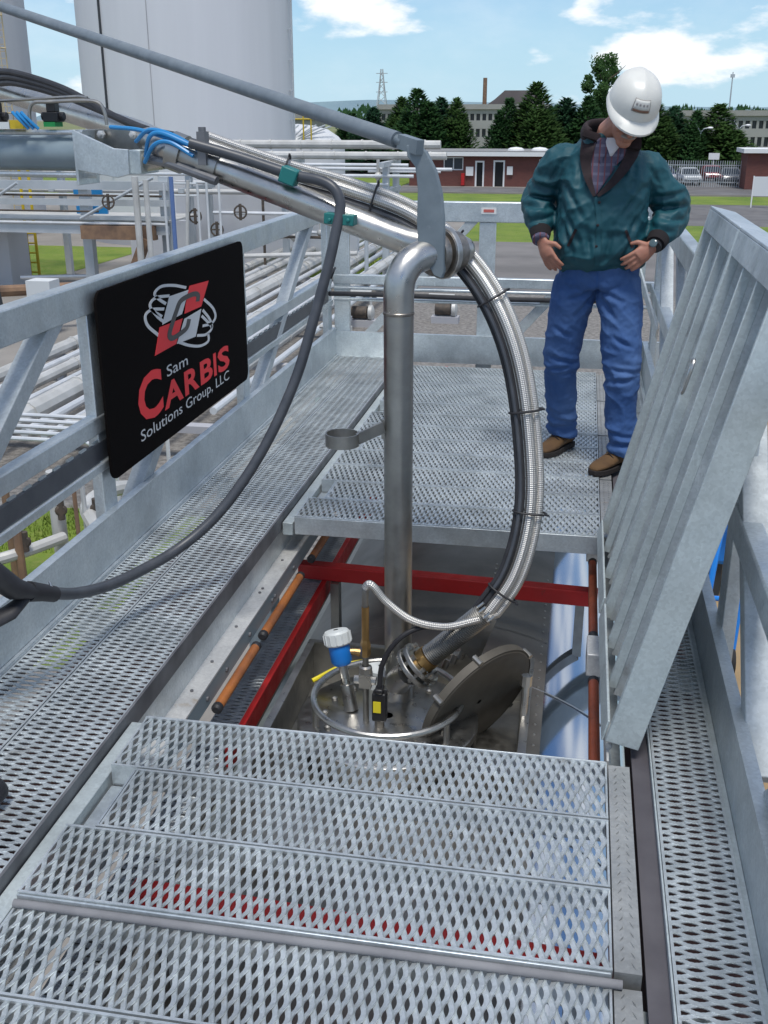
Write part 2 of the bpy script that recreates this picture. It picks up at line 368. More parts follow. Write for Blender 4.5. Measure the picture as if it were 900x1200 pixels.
# domed vessel with yellow rail beyond the pipe rack
dv = thing('domed_vessel', 'white domed vessel with yellow handrail beyond the pipe rack', 'vessel', (-18.9, 72, G))
mb = MB(); mb.lathe([(3.1, 0), (3.1, 4.0), (2.7, 4.5), (2.0, 4.95), (1.0, 5.2), (.02, 5.3)], (-18.9, 72, G), n=40); mb.build('shell', mat('vessel_white', (.62,.63,.64), .5), dv)
mb = MB()
for x in (-18.4, -17.8, -17.3): mb.cyl((x, 69.2, G+3.9), (x, 69.2, G+6.4), .05, 6)
mb.cyl((-18.6, 69.2, G+6.4), (-17.1, 69.2, G+6.4), .05, 6); mb.cyl((-18.6, 69.2, G+5.6), (-17.1, 69.2, G+5.6), .05, 6); mb.build('handrail', M['yel_paint'], dv)
for i in range(6):
    mb = MB(); mb.tube([(-18.9+3.15*math.cos(R(a))*.2*(i-.5), 72-3.12*math.sin(R(a))*.9, G+4.0+1.3*math.cos(R(a))) for a in range(20, 85, 12)], .05, 5); mb.build('rib', M['galv_far'], dv)

# ---------------------------------------------------------------- pipes and racks
def run(x0, y0, z0, x1, y1, z1, r, m, label, grp, n=10, flanges=0, name='pipe'):
    mb = MB(); a = Vector((x0,y0,z0)); b = Vector((x1,y1,z1)); mb.tube([a, b], r, n)
    for i in range(flanges):
        c = a+(b-a)*((i+.5)/flanges); d = (b-a).normalized(); mb.tube([c-d*.03, c+d*.03], r*1.16, n)
    return solo(mb, name, M[m], label, 'pipe', grp)
gp = 'long pipes of the ground track left of the platform'
spec = [(-6.3,-3.35,.07,'pipe_bright'),(-6.75,-3.25,.16,'pipe_far'),(-7.25,-3.4,.06,'pipe_bright'),(-7.6,-3.35,.09,'pipe_bright'),(-8.1,-3.3,.17,'pipe_far'),(-8.6,-3.4,.055,'pipe_bright'),
        (-8.95,-3.35,.08,'pipe_bright'),(-9.4,-3.3,.19,'pipe_far'),(-9.95,-3.35,.07,'pipe_bright'),(-10.4,-3.3,.12,'pipe_far'),(-10.9,-3.35,.08,'pipe_bright'),(-11.4,-3.3,.14,'pipe_far')]
for i, (x, z, r_, m_) in enumerate(spec):
    run(x, 15.6 if i > 3 else 17.5, z, x, 47, z, r_, m_, '%s long ground pipe, %s of the track counted from the platform' % ('thick lagged' if r_ > .1 else 'thin bright', ORD[i]), gp, 10, 16 if r_ > .1 else 0)
for i, y in enumerate((17, 22, 28, 35, 42)):
    mb = MB(); mb.box(-11.8, -6.0, y-.12, y+.12, -3.6, -3.47)
    for x in (-11.5, -8.9, -6.3): mb.box(x-.08, x+.08, y-.08, y+.08, G, -3.6)
    solo(mb, 'pipe_sleeper', M['conc'], 'low support frame under the ground pipes, %s from the camera' % ORD[i], 'pipe support', 'supports under the ground pipes')
# rung-like pipe ends turning down beside the near railing
for i in range(5):
    y = 14.2+i*.32; mb = MB(); pts = [(-9.6+.1*i, y, -3.0), (-7.15+.16*i, y, -3.0), (-7.05+.16*i, y, -3.05), (-7.02+.16*i, y, -3.2), (-7.02+.16*i, y, G)]
    mb.tube(pts, .035, 8); solo(mb, 'bent_pipe', M['pipe_bright'], 'small bright pipe bent down to the ground, %s from the camera by the near railing' % ORD[i], 'pipe', 'small bent pipes by the near railing')
# uprights, elbows and valves close under the near left railing
M['dark_iron'] = varied('dark_iron', (.05,.042,.036), (.10,.075,.055), 9, .7)
UP = [(-6.15,10.3,.05,'rust','rusty upright'), (-6.0,11.0,.09,'pipe_far','thick pale upright'), (-5.75,11.2,.03,'pipe_bright','thin bright upright'), (-5.55,10.6,.025,'rust','thin rusty upright'), (-6.5,9.3,.06,'rust','brown upright'), (-5.2,11.6,.05,'pipe_far','grey upright'), (-6.9,11.4,.05,'rust','dark rusty upright')]
for x, y, r_, m_, lb in UP:
    run(x, y, G, x, y, -2.35-.2*((x*7) % 1), r_, m_, lb+' pipe standing in the grass below the near railing', 'upright pipes below the near railing')
for i, (p, r_) in enumerate(((((-7.4,10.0,-3.2),(-6.6,10.1,-3.2),(-6.2,10.3,-3.15),(-5.9,10.9,-3.15)), .07), (((-6.8,9.2,-3.5),(-6.2,9.8,-3.45),(-5.6,10.4,-3.4)), .06), (((-5.4,10.8,-3.0),(-5.9,11.6,-3.0),(-5.9,12.4,-3.05),(-5.7,13.5,-3.4)), .1))):
    mb = MB(); mb.tube(cr(p, 6), r_, 10); solo(mb, 'elbow_pipe', M['pipe_far'], ('curved grey pipe among the rusty uprights', 'slanting pipe low in the grass patch', 'thick curved pipe below the sign')[i], 'pipe')
for i, (x, y, z) in enumerate(((-6.1,10.35,-3.0), (-5.9,10.9,-2.8), (-5.65,11.3,-2.9))):
    mb = MB(); mb.lathe([(.05,0),(.075,.02),(.05,.04)], (x,y,z), (.5,-.8,0), 12, True); mb.cyl((x,y,z-.12),(x,y,z+.12),.045,8); solo(mb, 'valve', M['dark_iron'], ('dark round valve on the rusty upright', 'dark round valve between the pale uprights', 'dark round valve nearest the sign edge')[i], 'valve', 'valves below the near railing')
bx = thing('control_cabinet', 'cream cabinet with dark openings standing below the near railing', 'cabinet', (-6.9, 8.9, G))
mb = MB(); mb.box(-7.5,-6.45,8.5,9.3,G,-2.95); mb.build('body', M['cream'], bx, bevel=.01)
for z in (-3.35, -3.8):
    mb = MB(); mb.box(-6.449,-6.44,8.6,9.15,z,z+.32); mb.build('opening', M['black'], bx)
mb = MB(); mb.box(-6.46,-6.36,9.32,9.42,G,-2.9); mb.build('white_post', M['pipe_bright'], bx)

# transverse pipe rack on trestles in front of the big tank
gr = 'pipes of the rack across the yard'
RK = [(-26,-5.2,40,.66,.16,'pipe_far'),(-26,-6.4,40.6,.62,.09,'pipe_far'),(-26,-4.9,39.4,.30,.14,'pipe_far'),(-26,-5.6,40.2,.25,.07,'rust'),(-26,-6.2,38.9,.0,.06,'pipe_bright'),(-26,-4.6,38.6,-.12,.06,'pipe_bright'),(-26,-5.9,38.2,-.34,.06,'pipe_bright'),(-14,-6.8,38.2,-.62,.05,'pipe_bright'),(-26,-9.4,37.6,-.9,.09,'pipe_far')]
for i, (x0, x1, y, z, r_, m_) in enumerate(RK):
    run(x0, y, z, x1, y, z, r_, m_, '%s pipe of the cross rack, %s from the top' % ('lagged' if r_ > .1 else 'slim', ORD[i]), gr, 10, 18 if r_ > .1 else 0)
for i, x in enumerate((-24, -19.2, -14.2, -10.6, -6.9)):
    t = thing('rack_trestle', 'steel trestle of the cross pipe rack, %s from the left' % ORD[i], 'trestle', (x, 39.4, G), 'trestles of the cross pipe rack')
    for y in (38.3, 40.4):
        mb = MB(); mb.box(x-.11, x+.11, y-.11, y+.11, G, .1); mb.build('leg', M['galv_far'], t)
    for z in (.08, -.85):
        mb = MB(); mb.box(x-.1, x+.1, 37.4, 40.9, z-.1, z+.06); mb.build('beam', M['galv_far'], t)
run(-7.6, 38.6, -.2, -5.0, 38.6, -.2, .05, 'pipe_bright', 'short bright branch pipe at the right end of the rack', gr)
mb = MB(); mb.cyl((-7.2,38.4,-2.2),(-7.2,38.4,.2),.06,8); mb.ball((-7.2,38.4,-.35),.14,8); mb.ball((-7.2,38.4,-1.0),.12,8); solo(mb, 'riser_valve', M['pipe_far'], 'riser with bulbous valves at the right end of the rack', 'valve')
wl = MB(); wl.box(-16, -8.6, 41.5, 41.8, G, -.75); solo(wl, 'grey_housing', M['tank_paint'], 'long grey housing behind the cross rack pipes', 'housing')
# handwheel clutter
for i, (x, y, z) in enumerate(((-9.4,37.2,-1.6),(-8.6,37.0,-1.2),(-8.9,36.6,-1.9),(-7.9,37.2,-1.4),(-9.9,36.8,-2.1))):
    v = thing('gate_valve', 'gate valve with hand wheel, %s of the cluster beyond the far railing corner' % ORD[i], 'valve', (x,y,z-.4), 'gate valves at the rack end')
    mb = MB(); mb.cyl((x,y,z-.4),(x,y,z+.1),.05,8); mb.ball((x,y,z-.25),.13,8); mb.build('body', M['rust'] if i % 2 else M['pipe_far'], v)
    mb = MB(); mb.tube([(x+.17*math.cos(R(a)), y+.17*math.sin(R(a)), z+.12) for a in range(0,361,30)], .02, 5); mb.build('hand_wheel', M['rust'], v)
    mb = MB(); mb.cyl((x-.5,y,z-.25),(x+.5,y,z-.25),.06,8); mb.build('branch', M['pipe_bright'], v)

# access gantry at the left
ga = thing('access_gantry', 'steel access gantry with handrails in front of the tanks', 'gantry', (-18, 34, G))
for nm, z0, z1, y in (('upper_beam', -.62, -.35, 33.6), ('lower_beam', -1.12, -.92, 33.6), ('deck_edge', -2.0, -1.72, 33.4), ('deck_edge', -1.55, -1.42, 33.4)):
    mb = MB(); mb.box(-30, -13.2, y, y+.14, z0, z1); mb.build(nm, M['galv_far'], ga)
mb = MB(); mb.box(-30, -13.2, 33.55, 36.4, -1.62, -1.56); mb.build('deck', M['pipe_far'], ga)
for x in (-24, -20.2, -16.2, -13.4):
    mb = MB(); mb.box(x-.16, x+.16, 33.75, 34.05, G, -.2); mb.build('column', M['galv_far'], ga)
for z in (-.95, -.55):
    mb = MB(); mb.cyl((-30, 36.3, z), (-13.2, 36.3, z), .04, 6); mb.build('handrail', M['galv_far'], ga)
mb = MB(); mb.cyl((-30, 33.35, -1.66), (-13.2, 33.35, -1.66), .045, 8); mb.build('edge_pipe', M['pipe_bright'], ga)
mb = MB(); mb.box(-16.15, -13.6, 33.2, 33.5, -2.15, -1.72); mb.build('rusty_girder', M['rust'], ga)
mb = MB(); mb.bar((-13.9, 33.2, -2.1), (-14.6, 33.2, -3.6), .3, .3); mb.build('rusty_brace', M['rust'], ga)
for i, (x, r_, m_) in enumerate(((-13.95,.11,'pipe_far'),(-13.6,.09,'pipe_far'),(-13.0,.045,'pipe_bright'),(-12.75,.07,'blue_pipe'),(-12.5,.06,'pipe_far'),(-11.9,.04,'pipe_bright'),(-11.6,.04,'pipe_bright'),(-11.2,.04,'pipe_bright'))):
    if 'blue_pipe' not in M: M['blue_pipe'] = mat('blue_pipe', (.10,.17,.36), .5)
    run(x, 32.8, G, x+(.3 if i == 4 else 0), 32.8, -.15-.1*(i % 3), r_, m_, '%s riser, %s from the left in the row beside the gantry' % ('blue' if m_ == 'blue_pipe' else 'pale', ORD[i]), 'risers beside the gantry')
mb = MB(); mb.cyl((-15.35, 26.5, G), (-15.9, 26.5, .9), .09, 8); solo(mb, 'dark_post', M['dark_pole'], 'dark slightly leaning post at the far left', 'post')
yl = thing('yellow_ladder', 'yellow steel ladder frame behind the dark post', 'ladder', (-20, 36.9, G))
for x in (-20.1, -19.75):
    mb = MB(); mb.cyl((x, 36.9, G), (x, 36.9, 0), .06, 6); mb.build('stile', M['yel_paint'], yl)
for i in range(11):
    mb = MB(); mb.cyl((-20.1, 36.9, G+.3+i*.35), (-19.75, 36.9, G+.3+i*.35), .03, 5); mb.build('rung', M['yel_paint'], yl)
mb = MB(); mb.box(-16.9, -15.9, 34.5, 34.6, -.85, -.55); mb.box(-16.8,-15.7,34.4,34.5,-1.45,-1.2); solo(mb, 'blue_drum', M['blue_tube'], 'blue and white drum lying on the gantry', 'drum')
mb = MB(); mb.box(-25, -19.9, 35.2, 36.6, G, -2.15); solo(mb, 'concrete_bund', M['tank_paint'], 'grey bund wall left of the yellow ladder', 'wall')
mb = MB(); mb.box(-17.6, -15.0, 40.5, 41, G, -2.2); solo(mb, 'grey_cabinet', M['tank_paint'], 'grey cabinet beside the small lawn', 'cabinet')
mb = MB(); mb.tube([(-26,22.5,-3.1),(-15.5,27.5,-2.95),(-12,29.5,-2.95)], .16, 10); solo(mb, 'rusty_pipeline', M['rust'], 'rust brown pipeline slanting behind the top of the railing', 'pipe')
mb = MB(); mb.box(-14.9,-14.2,27,27.6,-3.2,-2.6); solo(mb, 'white_box', mat('white_box', (.6,.62,.62), .6), 'small white box on the rusty pipeline', 'box')
# conduits, braces and valve gear on and around the gantry
CL = [((-29,33.3,-.78),(-13.3,33.3,-.78),.035,'dark_iron','thin dark conduit under the upper gantry beam'), ((-29,33.3,-1.28),(-15.5,33.3,-1.28),.03,'dark_iron','thin dark conduit under the lower gantry beam'),
      ((-16.1,33.2,-1.5),(-13.5,33.2,-.2),.05,'galv_far','slanting steel brace at the right end of the gantry'), ((-20.1,33.2,-1.5),(-18.2,33.2,-.4),.05,'galv_far','slanting steel brace above the yellow ladder'),
      ((-24,33.2,-1.7),(-21.2,33.2,-3.9),.06,'pipe_bright','pale slanting pipe in front of the bund wall'), ((-19.0,34.2,-3.6),(-12.2,34.2,-3.3),.07,'pipe_bright','pale pipe crossing below the gantry deck'),
      ((-12.2,36.5,-2.3),(-8.2,36.5,-2.3),.05,'dark_iron','dark pipe crossing behind the sign top'), ((-12.6,36.2,-1.5),(-9.0,36.2,-1.5),.06,'pipe_bright','pale pipe behind the risers'), ((-11.8,35.6,-2.9),(-7.4,35.6,-2.7),.08,'pipe_far','thick pale pipe low behind the railing corner'),
      ((-10.9,36.5,G),(-10.9,36.5,-1.0),.05,'dark_iron','dark upright pipe behind the risers'), ((-9.5,35.8,G),(-9.5,35.8,-1.4),.09,'galv_far','grey upright post behind the arm'), ((-8.2,36.1,G),(-8.2,36.1,-1.7),.05,'pipe_bright','pale upright pipe near the rack end'), ((-7.0,35.2,G),(-7.0,35.2,-2.2),.07,'galv_far','short grey post near the rack end')]
for a, b, r_, m_, lb in CL: run(*a, *b, r_, m_, lb, 'pipes and braces around the gantry', 8)
for i, (x, z) in enumerate(((-12.1,-1.35),(-11.4,-1.75),(-10.6,-1.2),(-15.0,-.95))):
    mb = MB(); mb.tube([(x+.2*math.cos(R(a)), 33.0, z+.2*math.sin(R(a))) for a in range(0,361,30)], .03, 6); mb.cyl((x,33.0,z-.25),(x,33.0,z+.25),.05,8); mb.cyl((x-.2,33.0,z),(x+.2,33.0,z),.025,6)
    solo(mb, 'wheel_valve', M['dark_iron'], ('dark wheel valve left of the three by the risers', 'dark wheel valve hanging lowest by the risers', 'dark wheel valve farthest right by the risers', 'dark wheel valve on the gantry rail')[i], 'valve', 'wheel valves by the gantry')
for i, (x, y, h_) in enumerate(((-5.4,24,1.1),(-4.6,27,1.3),(-6.1,30,1.0),(-3.8,31,.8))):
    pb_ = thing('pump_unit', ('small pump with dark motor nearest behind the railing corner', 'small pump with dark motor second behind the railing corner', 'small pump with dark motor by the end of the ground pipes', 'low small pump farthest right on the gravel')[i], 'pump', (x, y, G), 'pumps on the gravel')
    mb = MB(); mb.box(x-.4,x+.4,y-.2,y+.2,G,G+.2); mb.build('plinth', M['conc'], pb_); mb = MB(); mb.cyl((x-.3,y,G+.4),(x+.15,y,G+.4),.18,14); mb.build('motor', M['dark_iron'], pb_)
    mb = MB(); mb.lathe([(.1,0),(.22,.05),(.22,.15),(.1,.2)], (x+.15,y,G+.4), (1,0,0), 14, True); mb.tube([(x+.25,y,G+.5),(x+.25,y,G+h_),(x-.5,y,G+h_)], .05, 8); mb.build('casing', M['pipe_far'], pb_)
# teal litter bin seen under the left railing corner
bn = thing('drum_bin', 'pale green drum with white square label beyond the left railing', 'drum', (-4.3, 18.6, G))
mb = MB(); mb.lathe([(.02,0),(.36,.0),(.38,.1),(.38,.85),(.33,.98),(.02,1.0)], (-4.3,18.6,G), n=24); mb.build('body', mat('pale_green', (.30,.48,.40), .5), bn)
mb = MB(); mb.box(-4.2,-4.0,18.205,18.225,G+.35,G+.75); mb.build('label_plate', mat('label_teal', (.02,.22,.20), .6), bn)
mb = MB(); mb.lathe([(.02,0),(.36,.0),(.38,.1),(.38,.8),(.3,.92),(.02,.95)], (-4.9,16.6,G), n=24); solo(mb, 'cream_drum', mat('cream_drum', (.52,.47,.38), .6), 'cream drum in front of the pale green drum', 'drum')

# ---------------------------------------------------------------- brick building
M['brick'] = mat('red_brick', (.15,.045,.035), .85)
_b = M['brick'].node_tree.nodes.new('ShaderNodeTexBrick'); _b.inputs['Color1'].default_value = (.155,.046,.036,1); _b.inputs['Color2'].default_value = (.115,.036,.03,1); _b.inputs['Mortar'].default_value = (.16,.09,.075,1)
_b.inputs['Scale'].default_value = 1; _b.inputs['Brick Width'].default_value = .23; _b.inputs['Row Height'].default_value = .075; _b.inputs['Mortar Size'].default_value = .008
_mp = M['brick'].node_tree.nodes.new('ShaderNodeMapping'); _mp.inputs['Rotation'].default_value = (R(90),0,0)
M['brick'].node_tree.links.new(geo_pos(M['brick']), _mp.inputs['Vector']); M['brick'].node_tree.links.new(_mp.outputs[0], _b.inputs['Vector']); setc(M['brick'], _b.outputs['Color'])
M['white_paint'] = mat('white_paint', (.75,.75,.74), .5); M['roof_felt'] = varied('roof_felt', (.20,.20,.20), (.26,.26,.255), .5, .9)
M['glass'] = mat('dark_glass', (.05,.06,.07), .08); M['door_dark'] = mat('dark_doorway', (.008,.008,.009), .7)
bb = thing('brick_building', 'low red brick building with flat white-edged roof', 'building', (-7, 100, G)); BY = 97.2
# front wall built around its openings
ops = [(-12.35,-10.6,1.35,2.45),(-9.55,-8.75,.0,2.15),(-7.95,-6.95,.0,2.2),(-4.0,-3.3,1.6,2.3)]
mb = MB(); xs = sorted(set([-15.4, 3.0]+[o_[0] for o_ in ops]+[o_[1] for o_ in ops]))
for a, b in zip(xs[:-1], xs[1:]):
    op = [o_ for o_ in ops if o_[0] <= a and o_[1] >= b]
    if not op: mb.box(a, b, BY, BY+.25, G, G+2.55)
    else:
        if op[0][2] > 0: mb.box(a, b, BY, BY+.25, G, G+op[0][2])
        mb.box(a, b, BY, BY+.25, G+op[0][3], G+2.55)
mb.box(-15.4,-15.15,BY+.25,BY+8,G,G+2.55); mb.box(2.75,3,BY+.25,BY+8,G,G+2.55); mb.box(-15.15,2.75,BY+7.8,BY+8,G,G+2.55); mb.build('wall', M['brick'], bb)
mb = MB(); mb.box(-15.9, 3.4, BY-.5, BY+8.3, G+2.56, G+2.62); mb.box(-15.7,3.2,BY-.3,BY+8.1,G+2.88,G+2.95); mb.build('roof', M['roof_felt'], bb)
mb = MB(); mb.box(-15.95, 3.45, BY-.56, BY-.5, G+2.55, G+2.9); mb.build('fascia', M['white_paint'], bb)
for (x0, x1, z0, z1) in ops:
    if z0 > 0:
        wn = MB(); f = .09
        wn.box(x0, x1, BY+.05, BY+.12, G+z0, G+z0+f); wn.box(x0, x1, BY+.05, BY+.12, G+z1-f, G+z1)
        for x in ([x0, x1-f, (x0+x1)/2-f/2] if x1-x0 > 1 else [x0, x1-f]): wn.box(x, x+f, BY+.05, BY+.12, G+z0+f, G+z1-f)
        wf = wn.build('window', M['white_paint'], bb); pn = MB(); pn.box(x0+f, x1-f, BY+.13, BY+.14, G+z0+f, G+z1-f); pn.build('pane', M['glass'], wf)
    else:
        dn = MB(); f = .14
        dn.box(x0, x0+f, BY-.02, BY+.12, G, G+z1); dn.box(x1-f, x1, BY-.02, BY+.12, G, G+z1); dn.box(x0+f, x1-f, BY-.02, BY+.12, G+z1-f, G+z1)
        df = dn.build('door', M['white_paint'], bb); pn = MB(); pn.box(x0+f, x1-f, BY+.16, BY+.2, G, G+z1-f); pn.build('dark_opening', M['door_dark'], df)
for x0, x1, z0, z1 in ((-10.35,-9.7,.9,1.65),(-6.75,-6.25,1.0,1.7)):
    mb = MB(); mb.box(x0,x1,BY-.15,BY-.005,G+z0,G+z1); mb.build('wall_box', M['white_paint'], bb)
mb = MB(); mb.box(-10.75,-10.45,BY-.3,BY-.02,G+.1,G+1.1); mb.build('red_post_box', M['red'], bb)
for x in (-6.2, -4.1):
    mb = MB(); mb.lathe([(.75,0),(.72,.12),(.5,.24),(.02,.3)], (x, BY+2.5, G+2.95), n=20); mb.build('skylight', M['white_paint'], bb)
gh = thing('gatehouse', 'small brick gatehouse with white roof edge at the right', 'building', (16.4, 99, G))
mb = MB(); mb.box(13.3,15.1,97,97.3,G,G+2.9); mb.box(13.3,13.6,97.3,101,G,G+2.9); mb.box(16.9,19,97,97.3,G,G+2.9); mb.box(15.1,16.9,97,97.3,G,G+1.0); mb.build('wall', M['brick'], gh)
mb = MB(); mb.box(12.9,20,96.6,101.5,G+2.92,G+3.25); mb.build('roof', M['white_paint'], gh)
wn = MB(); wn.box(15.1,16.9,97.05,97.12,G+1.0,G+1.12); wn.box(15.1,16.9,97.05,97.12,G+2.78,G+2.9); wn.box(15.95,16.05,97.05,97.12,G+1.12,G+2.78); wf = wn.build('window', M['white_paint'], gh); pn = MB(); pn.box(15.1,16.9,97.15,97.18,G+1.0,G+2.9); pn.build('pane', M['glass'], wf)
# white notice board
nb_ = thing('notice_board', 'plain white board on posts at the right edge', 'board', (12.6, 77, G))
mb = MB(); mb.box(11.15,15,77,77.06,G+.75,G+2.0); mb.build('board', mat('board_white', (.66,.68,.68), .5), nb_)
for x in (11.15, 14.5):
    mb = MB(); mb.box(x-.08,x+.0,76.93,76.99,G,G+2.05); mb.build('post', M['white_paint'], nb_)
mb = MB(); mb.box(11.6,16,60.5,60.6,G+.5,G+.7); mb.box(11.7,11.8,60.6,60.7,G,G+.6); mb.box(15,15.1,60.6,60.7,G,G+.6); solo(mb, 'barrier_rail', M['pipe_bright'], 'short pale barrier rail beyond the raised panel', 'barrier')

# ---------------------------------------------------------------- far factory blocks
M['fac'] = varied('factory_concrete', (.27,.27,.25), (.33,.33,.31), .1, .9); M['fac_roof'] = varied('factory_roof', (.13,.11,.105), (.17,.145,.14), .2, .9)
M['fac_dark'] = mat('factory_glazing', (.035,.04,.045), .3); M['fac_fascia'] = varied('factory_fascia', (.27,.265,.245), (.33,.325,.30), .2, .9)
def factory(x0, x1, y, h, bands, label, fin=1.0):
    r = thing('factory_block', label, 'building', ((x0+x1)/2, y+8, G), 'concrete factory blocks beyond the trees')
    zs = [0]+[z for b in bands for z in b]+[h]; mb = MB()
    for i in range(0, len(zs), 2): mb.box(x0, x1, y, y+16, G+zs[i], G+zs[i+1])
    mb.build('wall', M['fac'], r)
    mb = MB(); mb.box(x0-.4, x1+.4, y-.4, y+16.4, G+h, G+h+.9); mb.build('parapet', M['fac_fascia'], r)
    for (z0, z1) in bands:
        mb = MB(); mb.box(x0+.2, x1-.2, y+.5, y+15.5, G+z0, G+z1); wb = mb.build('window_band', M['fac_dark'], r)
        x = x0
        while x < x1-.01:
            mb = MB(); mb.box(x, x+.42*fin, y+.02, y+.45, G+z0, G+z1); mb.build('mullion', M['fac'], wb); x += 1.15*fin
    return r
factory(-40, -8, 215, 7.2, [(2.2,3.7),(5.2,6.4)], 'pale factory block with dark window strips between the conifers')
factory(14, 62, 205, 6.0, [(.9,2.5),(3.9,5.2)], 'long factory block with striped windows at the far right')
factory(-64, -44, 170, 5.4, [(2.0,3.2)], 'brownish low block behind the left conifers')
pr = thing('pitched_roof_house', 'dark pitched roof rising over the factory block', 'building', (-15, 240, G))
mb = MB(); mb.prism([(-23,236,G+7),(-9.5,236,G+7),(-9.8,236,G+9.6),(-12.5,236,G+11),(-17.5,236,G+11),(-19.5,236,G+9.3)], (0,14,0)); mb.build('roof', M['fac_roof'], pr)
mb = MB(); mb.box(-23,-9.5,236.2,249.8,G,G+7); mb.build('wall', M['fac'], pr)
mb = MB(); mb.cyl((-21.8,238,G),(-21.8,238,G+13.5),.5,10,.42); solo(mb, 'chimney', M['rust'], 'slim brown chimney beside the pitched roof', 'chimney')
mb = MB(); mb.cyl((27,230,G),(27,230,G+14),.22,8,.1); mb.box(26.6,27.4,229.8,230.2,G+13,G+13.6); solo(mb, 'radio_mast', M['galv_far'], 'thin mast over the right factory roof', 'mast')
# lattice pylon
py = thing('lattice_pylon', 'distant lattice power pylon against the sky', 'pylon', (-92, 500, G))
def lat(z): return 3.2*(1-(z/27.))**1.3+.35
for sx in (-1, 1):
    for sy in (-1, 1):
        mb = MB(); mb.tube([(-92+sx*lat(z), 500+sy*lat(z), G+z) for z in (0,6,12,18,22,26)], .22, 5); mb.build('leg', M['galv_far'], py)
zz = [0,4,8,11.5,14.5,17.5,20,22.5,25]
for a, b in zip(zz[:-1], zz[1:]):
    for s_ in (-1, 1):
        mb = MB(); mb.cyl((-92-s_*lat(a), 500-lat(a), G+a), (-92+s_*lat(b), 500-lat(b), G+b), .13, 4); mb.build('lattice_bar', M['galv_far'], py)
for z in (16.5, 20.5, 24.2):
    mb = MB(); mb.bar((-92-2.6, 500, G+z), (-92+2.6, 500, G+z), .3, .3); mb.build('cross_arm', M['galv_far'], py)
# lamp posts
def lamp(x, y, h, label):
    r = thing('street_lamp', label, 'street lamp', (x, y, G), 'lamps by the car park')
    mb = MB(); mb.cyl((x,y,G),(x,y,G+h),.10,8,.07); mb.build('pole', M['galv_far'], r)
    mb = MB(); mb.tube([(x,y,G+h-.1),(x+.3,y,G+h+.25),(x+.8,y,G+h+.35)], .06, 6); mb.tube([(x,y,G+h-.1),(x-.3,y,G+h+.35),(x-.6,y,G+h+.8)], .05, 6); mb.build('arm', M['galv_far'], r)
    mb = MB(); mb.ball((x+.9,y,G+h+.32),.22,6,(1.4,1,.6)); mb.build('lamp_head', M['white_paint'], r)
lamp(11.1, 116, 4.4, 'street lamp with curved arm in front of the conifers at the right')
lamp(15.9, 125, 4.6, 'street lamp farther back near the factory steps')
mb = MB(); mb.box(11.6,12.6,111,111.05,G+1.9,G+2.5); mb.box(12.05,12.12,111.06,111.12,G,G+2.4); solo(mb, 'small_sign', M['white_paint'], 'small white sign on a post among the parked cars', 'sign')
# fence behind the road
fn = thing('mesh_fence', 'tall palisade fence in front of the parked cars', 'fence', (10, 99.6, G))
for i in range(46):
    x = 4.6+i*.19; mb = MB(); mb.box(x, x+.05, 99.6, 99.63, G, G+2.2); mb.build('pale', M['galv_far'], fn)
for z in (.4, 1.8):
    mb = MB(); mb.box(4.5, 13.2, 99.635, 99.68, G+z, G+z+.06); mb.build('rail', M['galv_far'], fn)
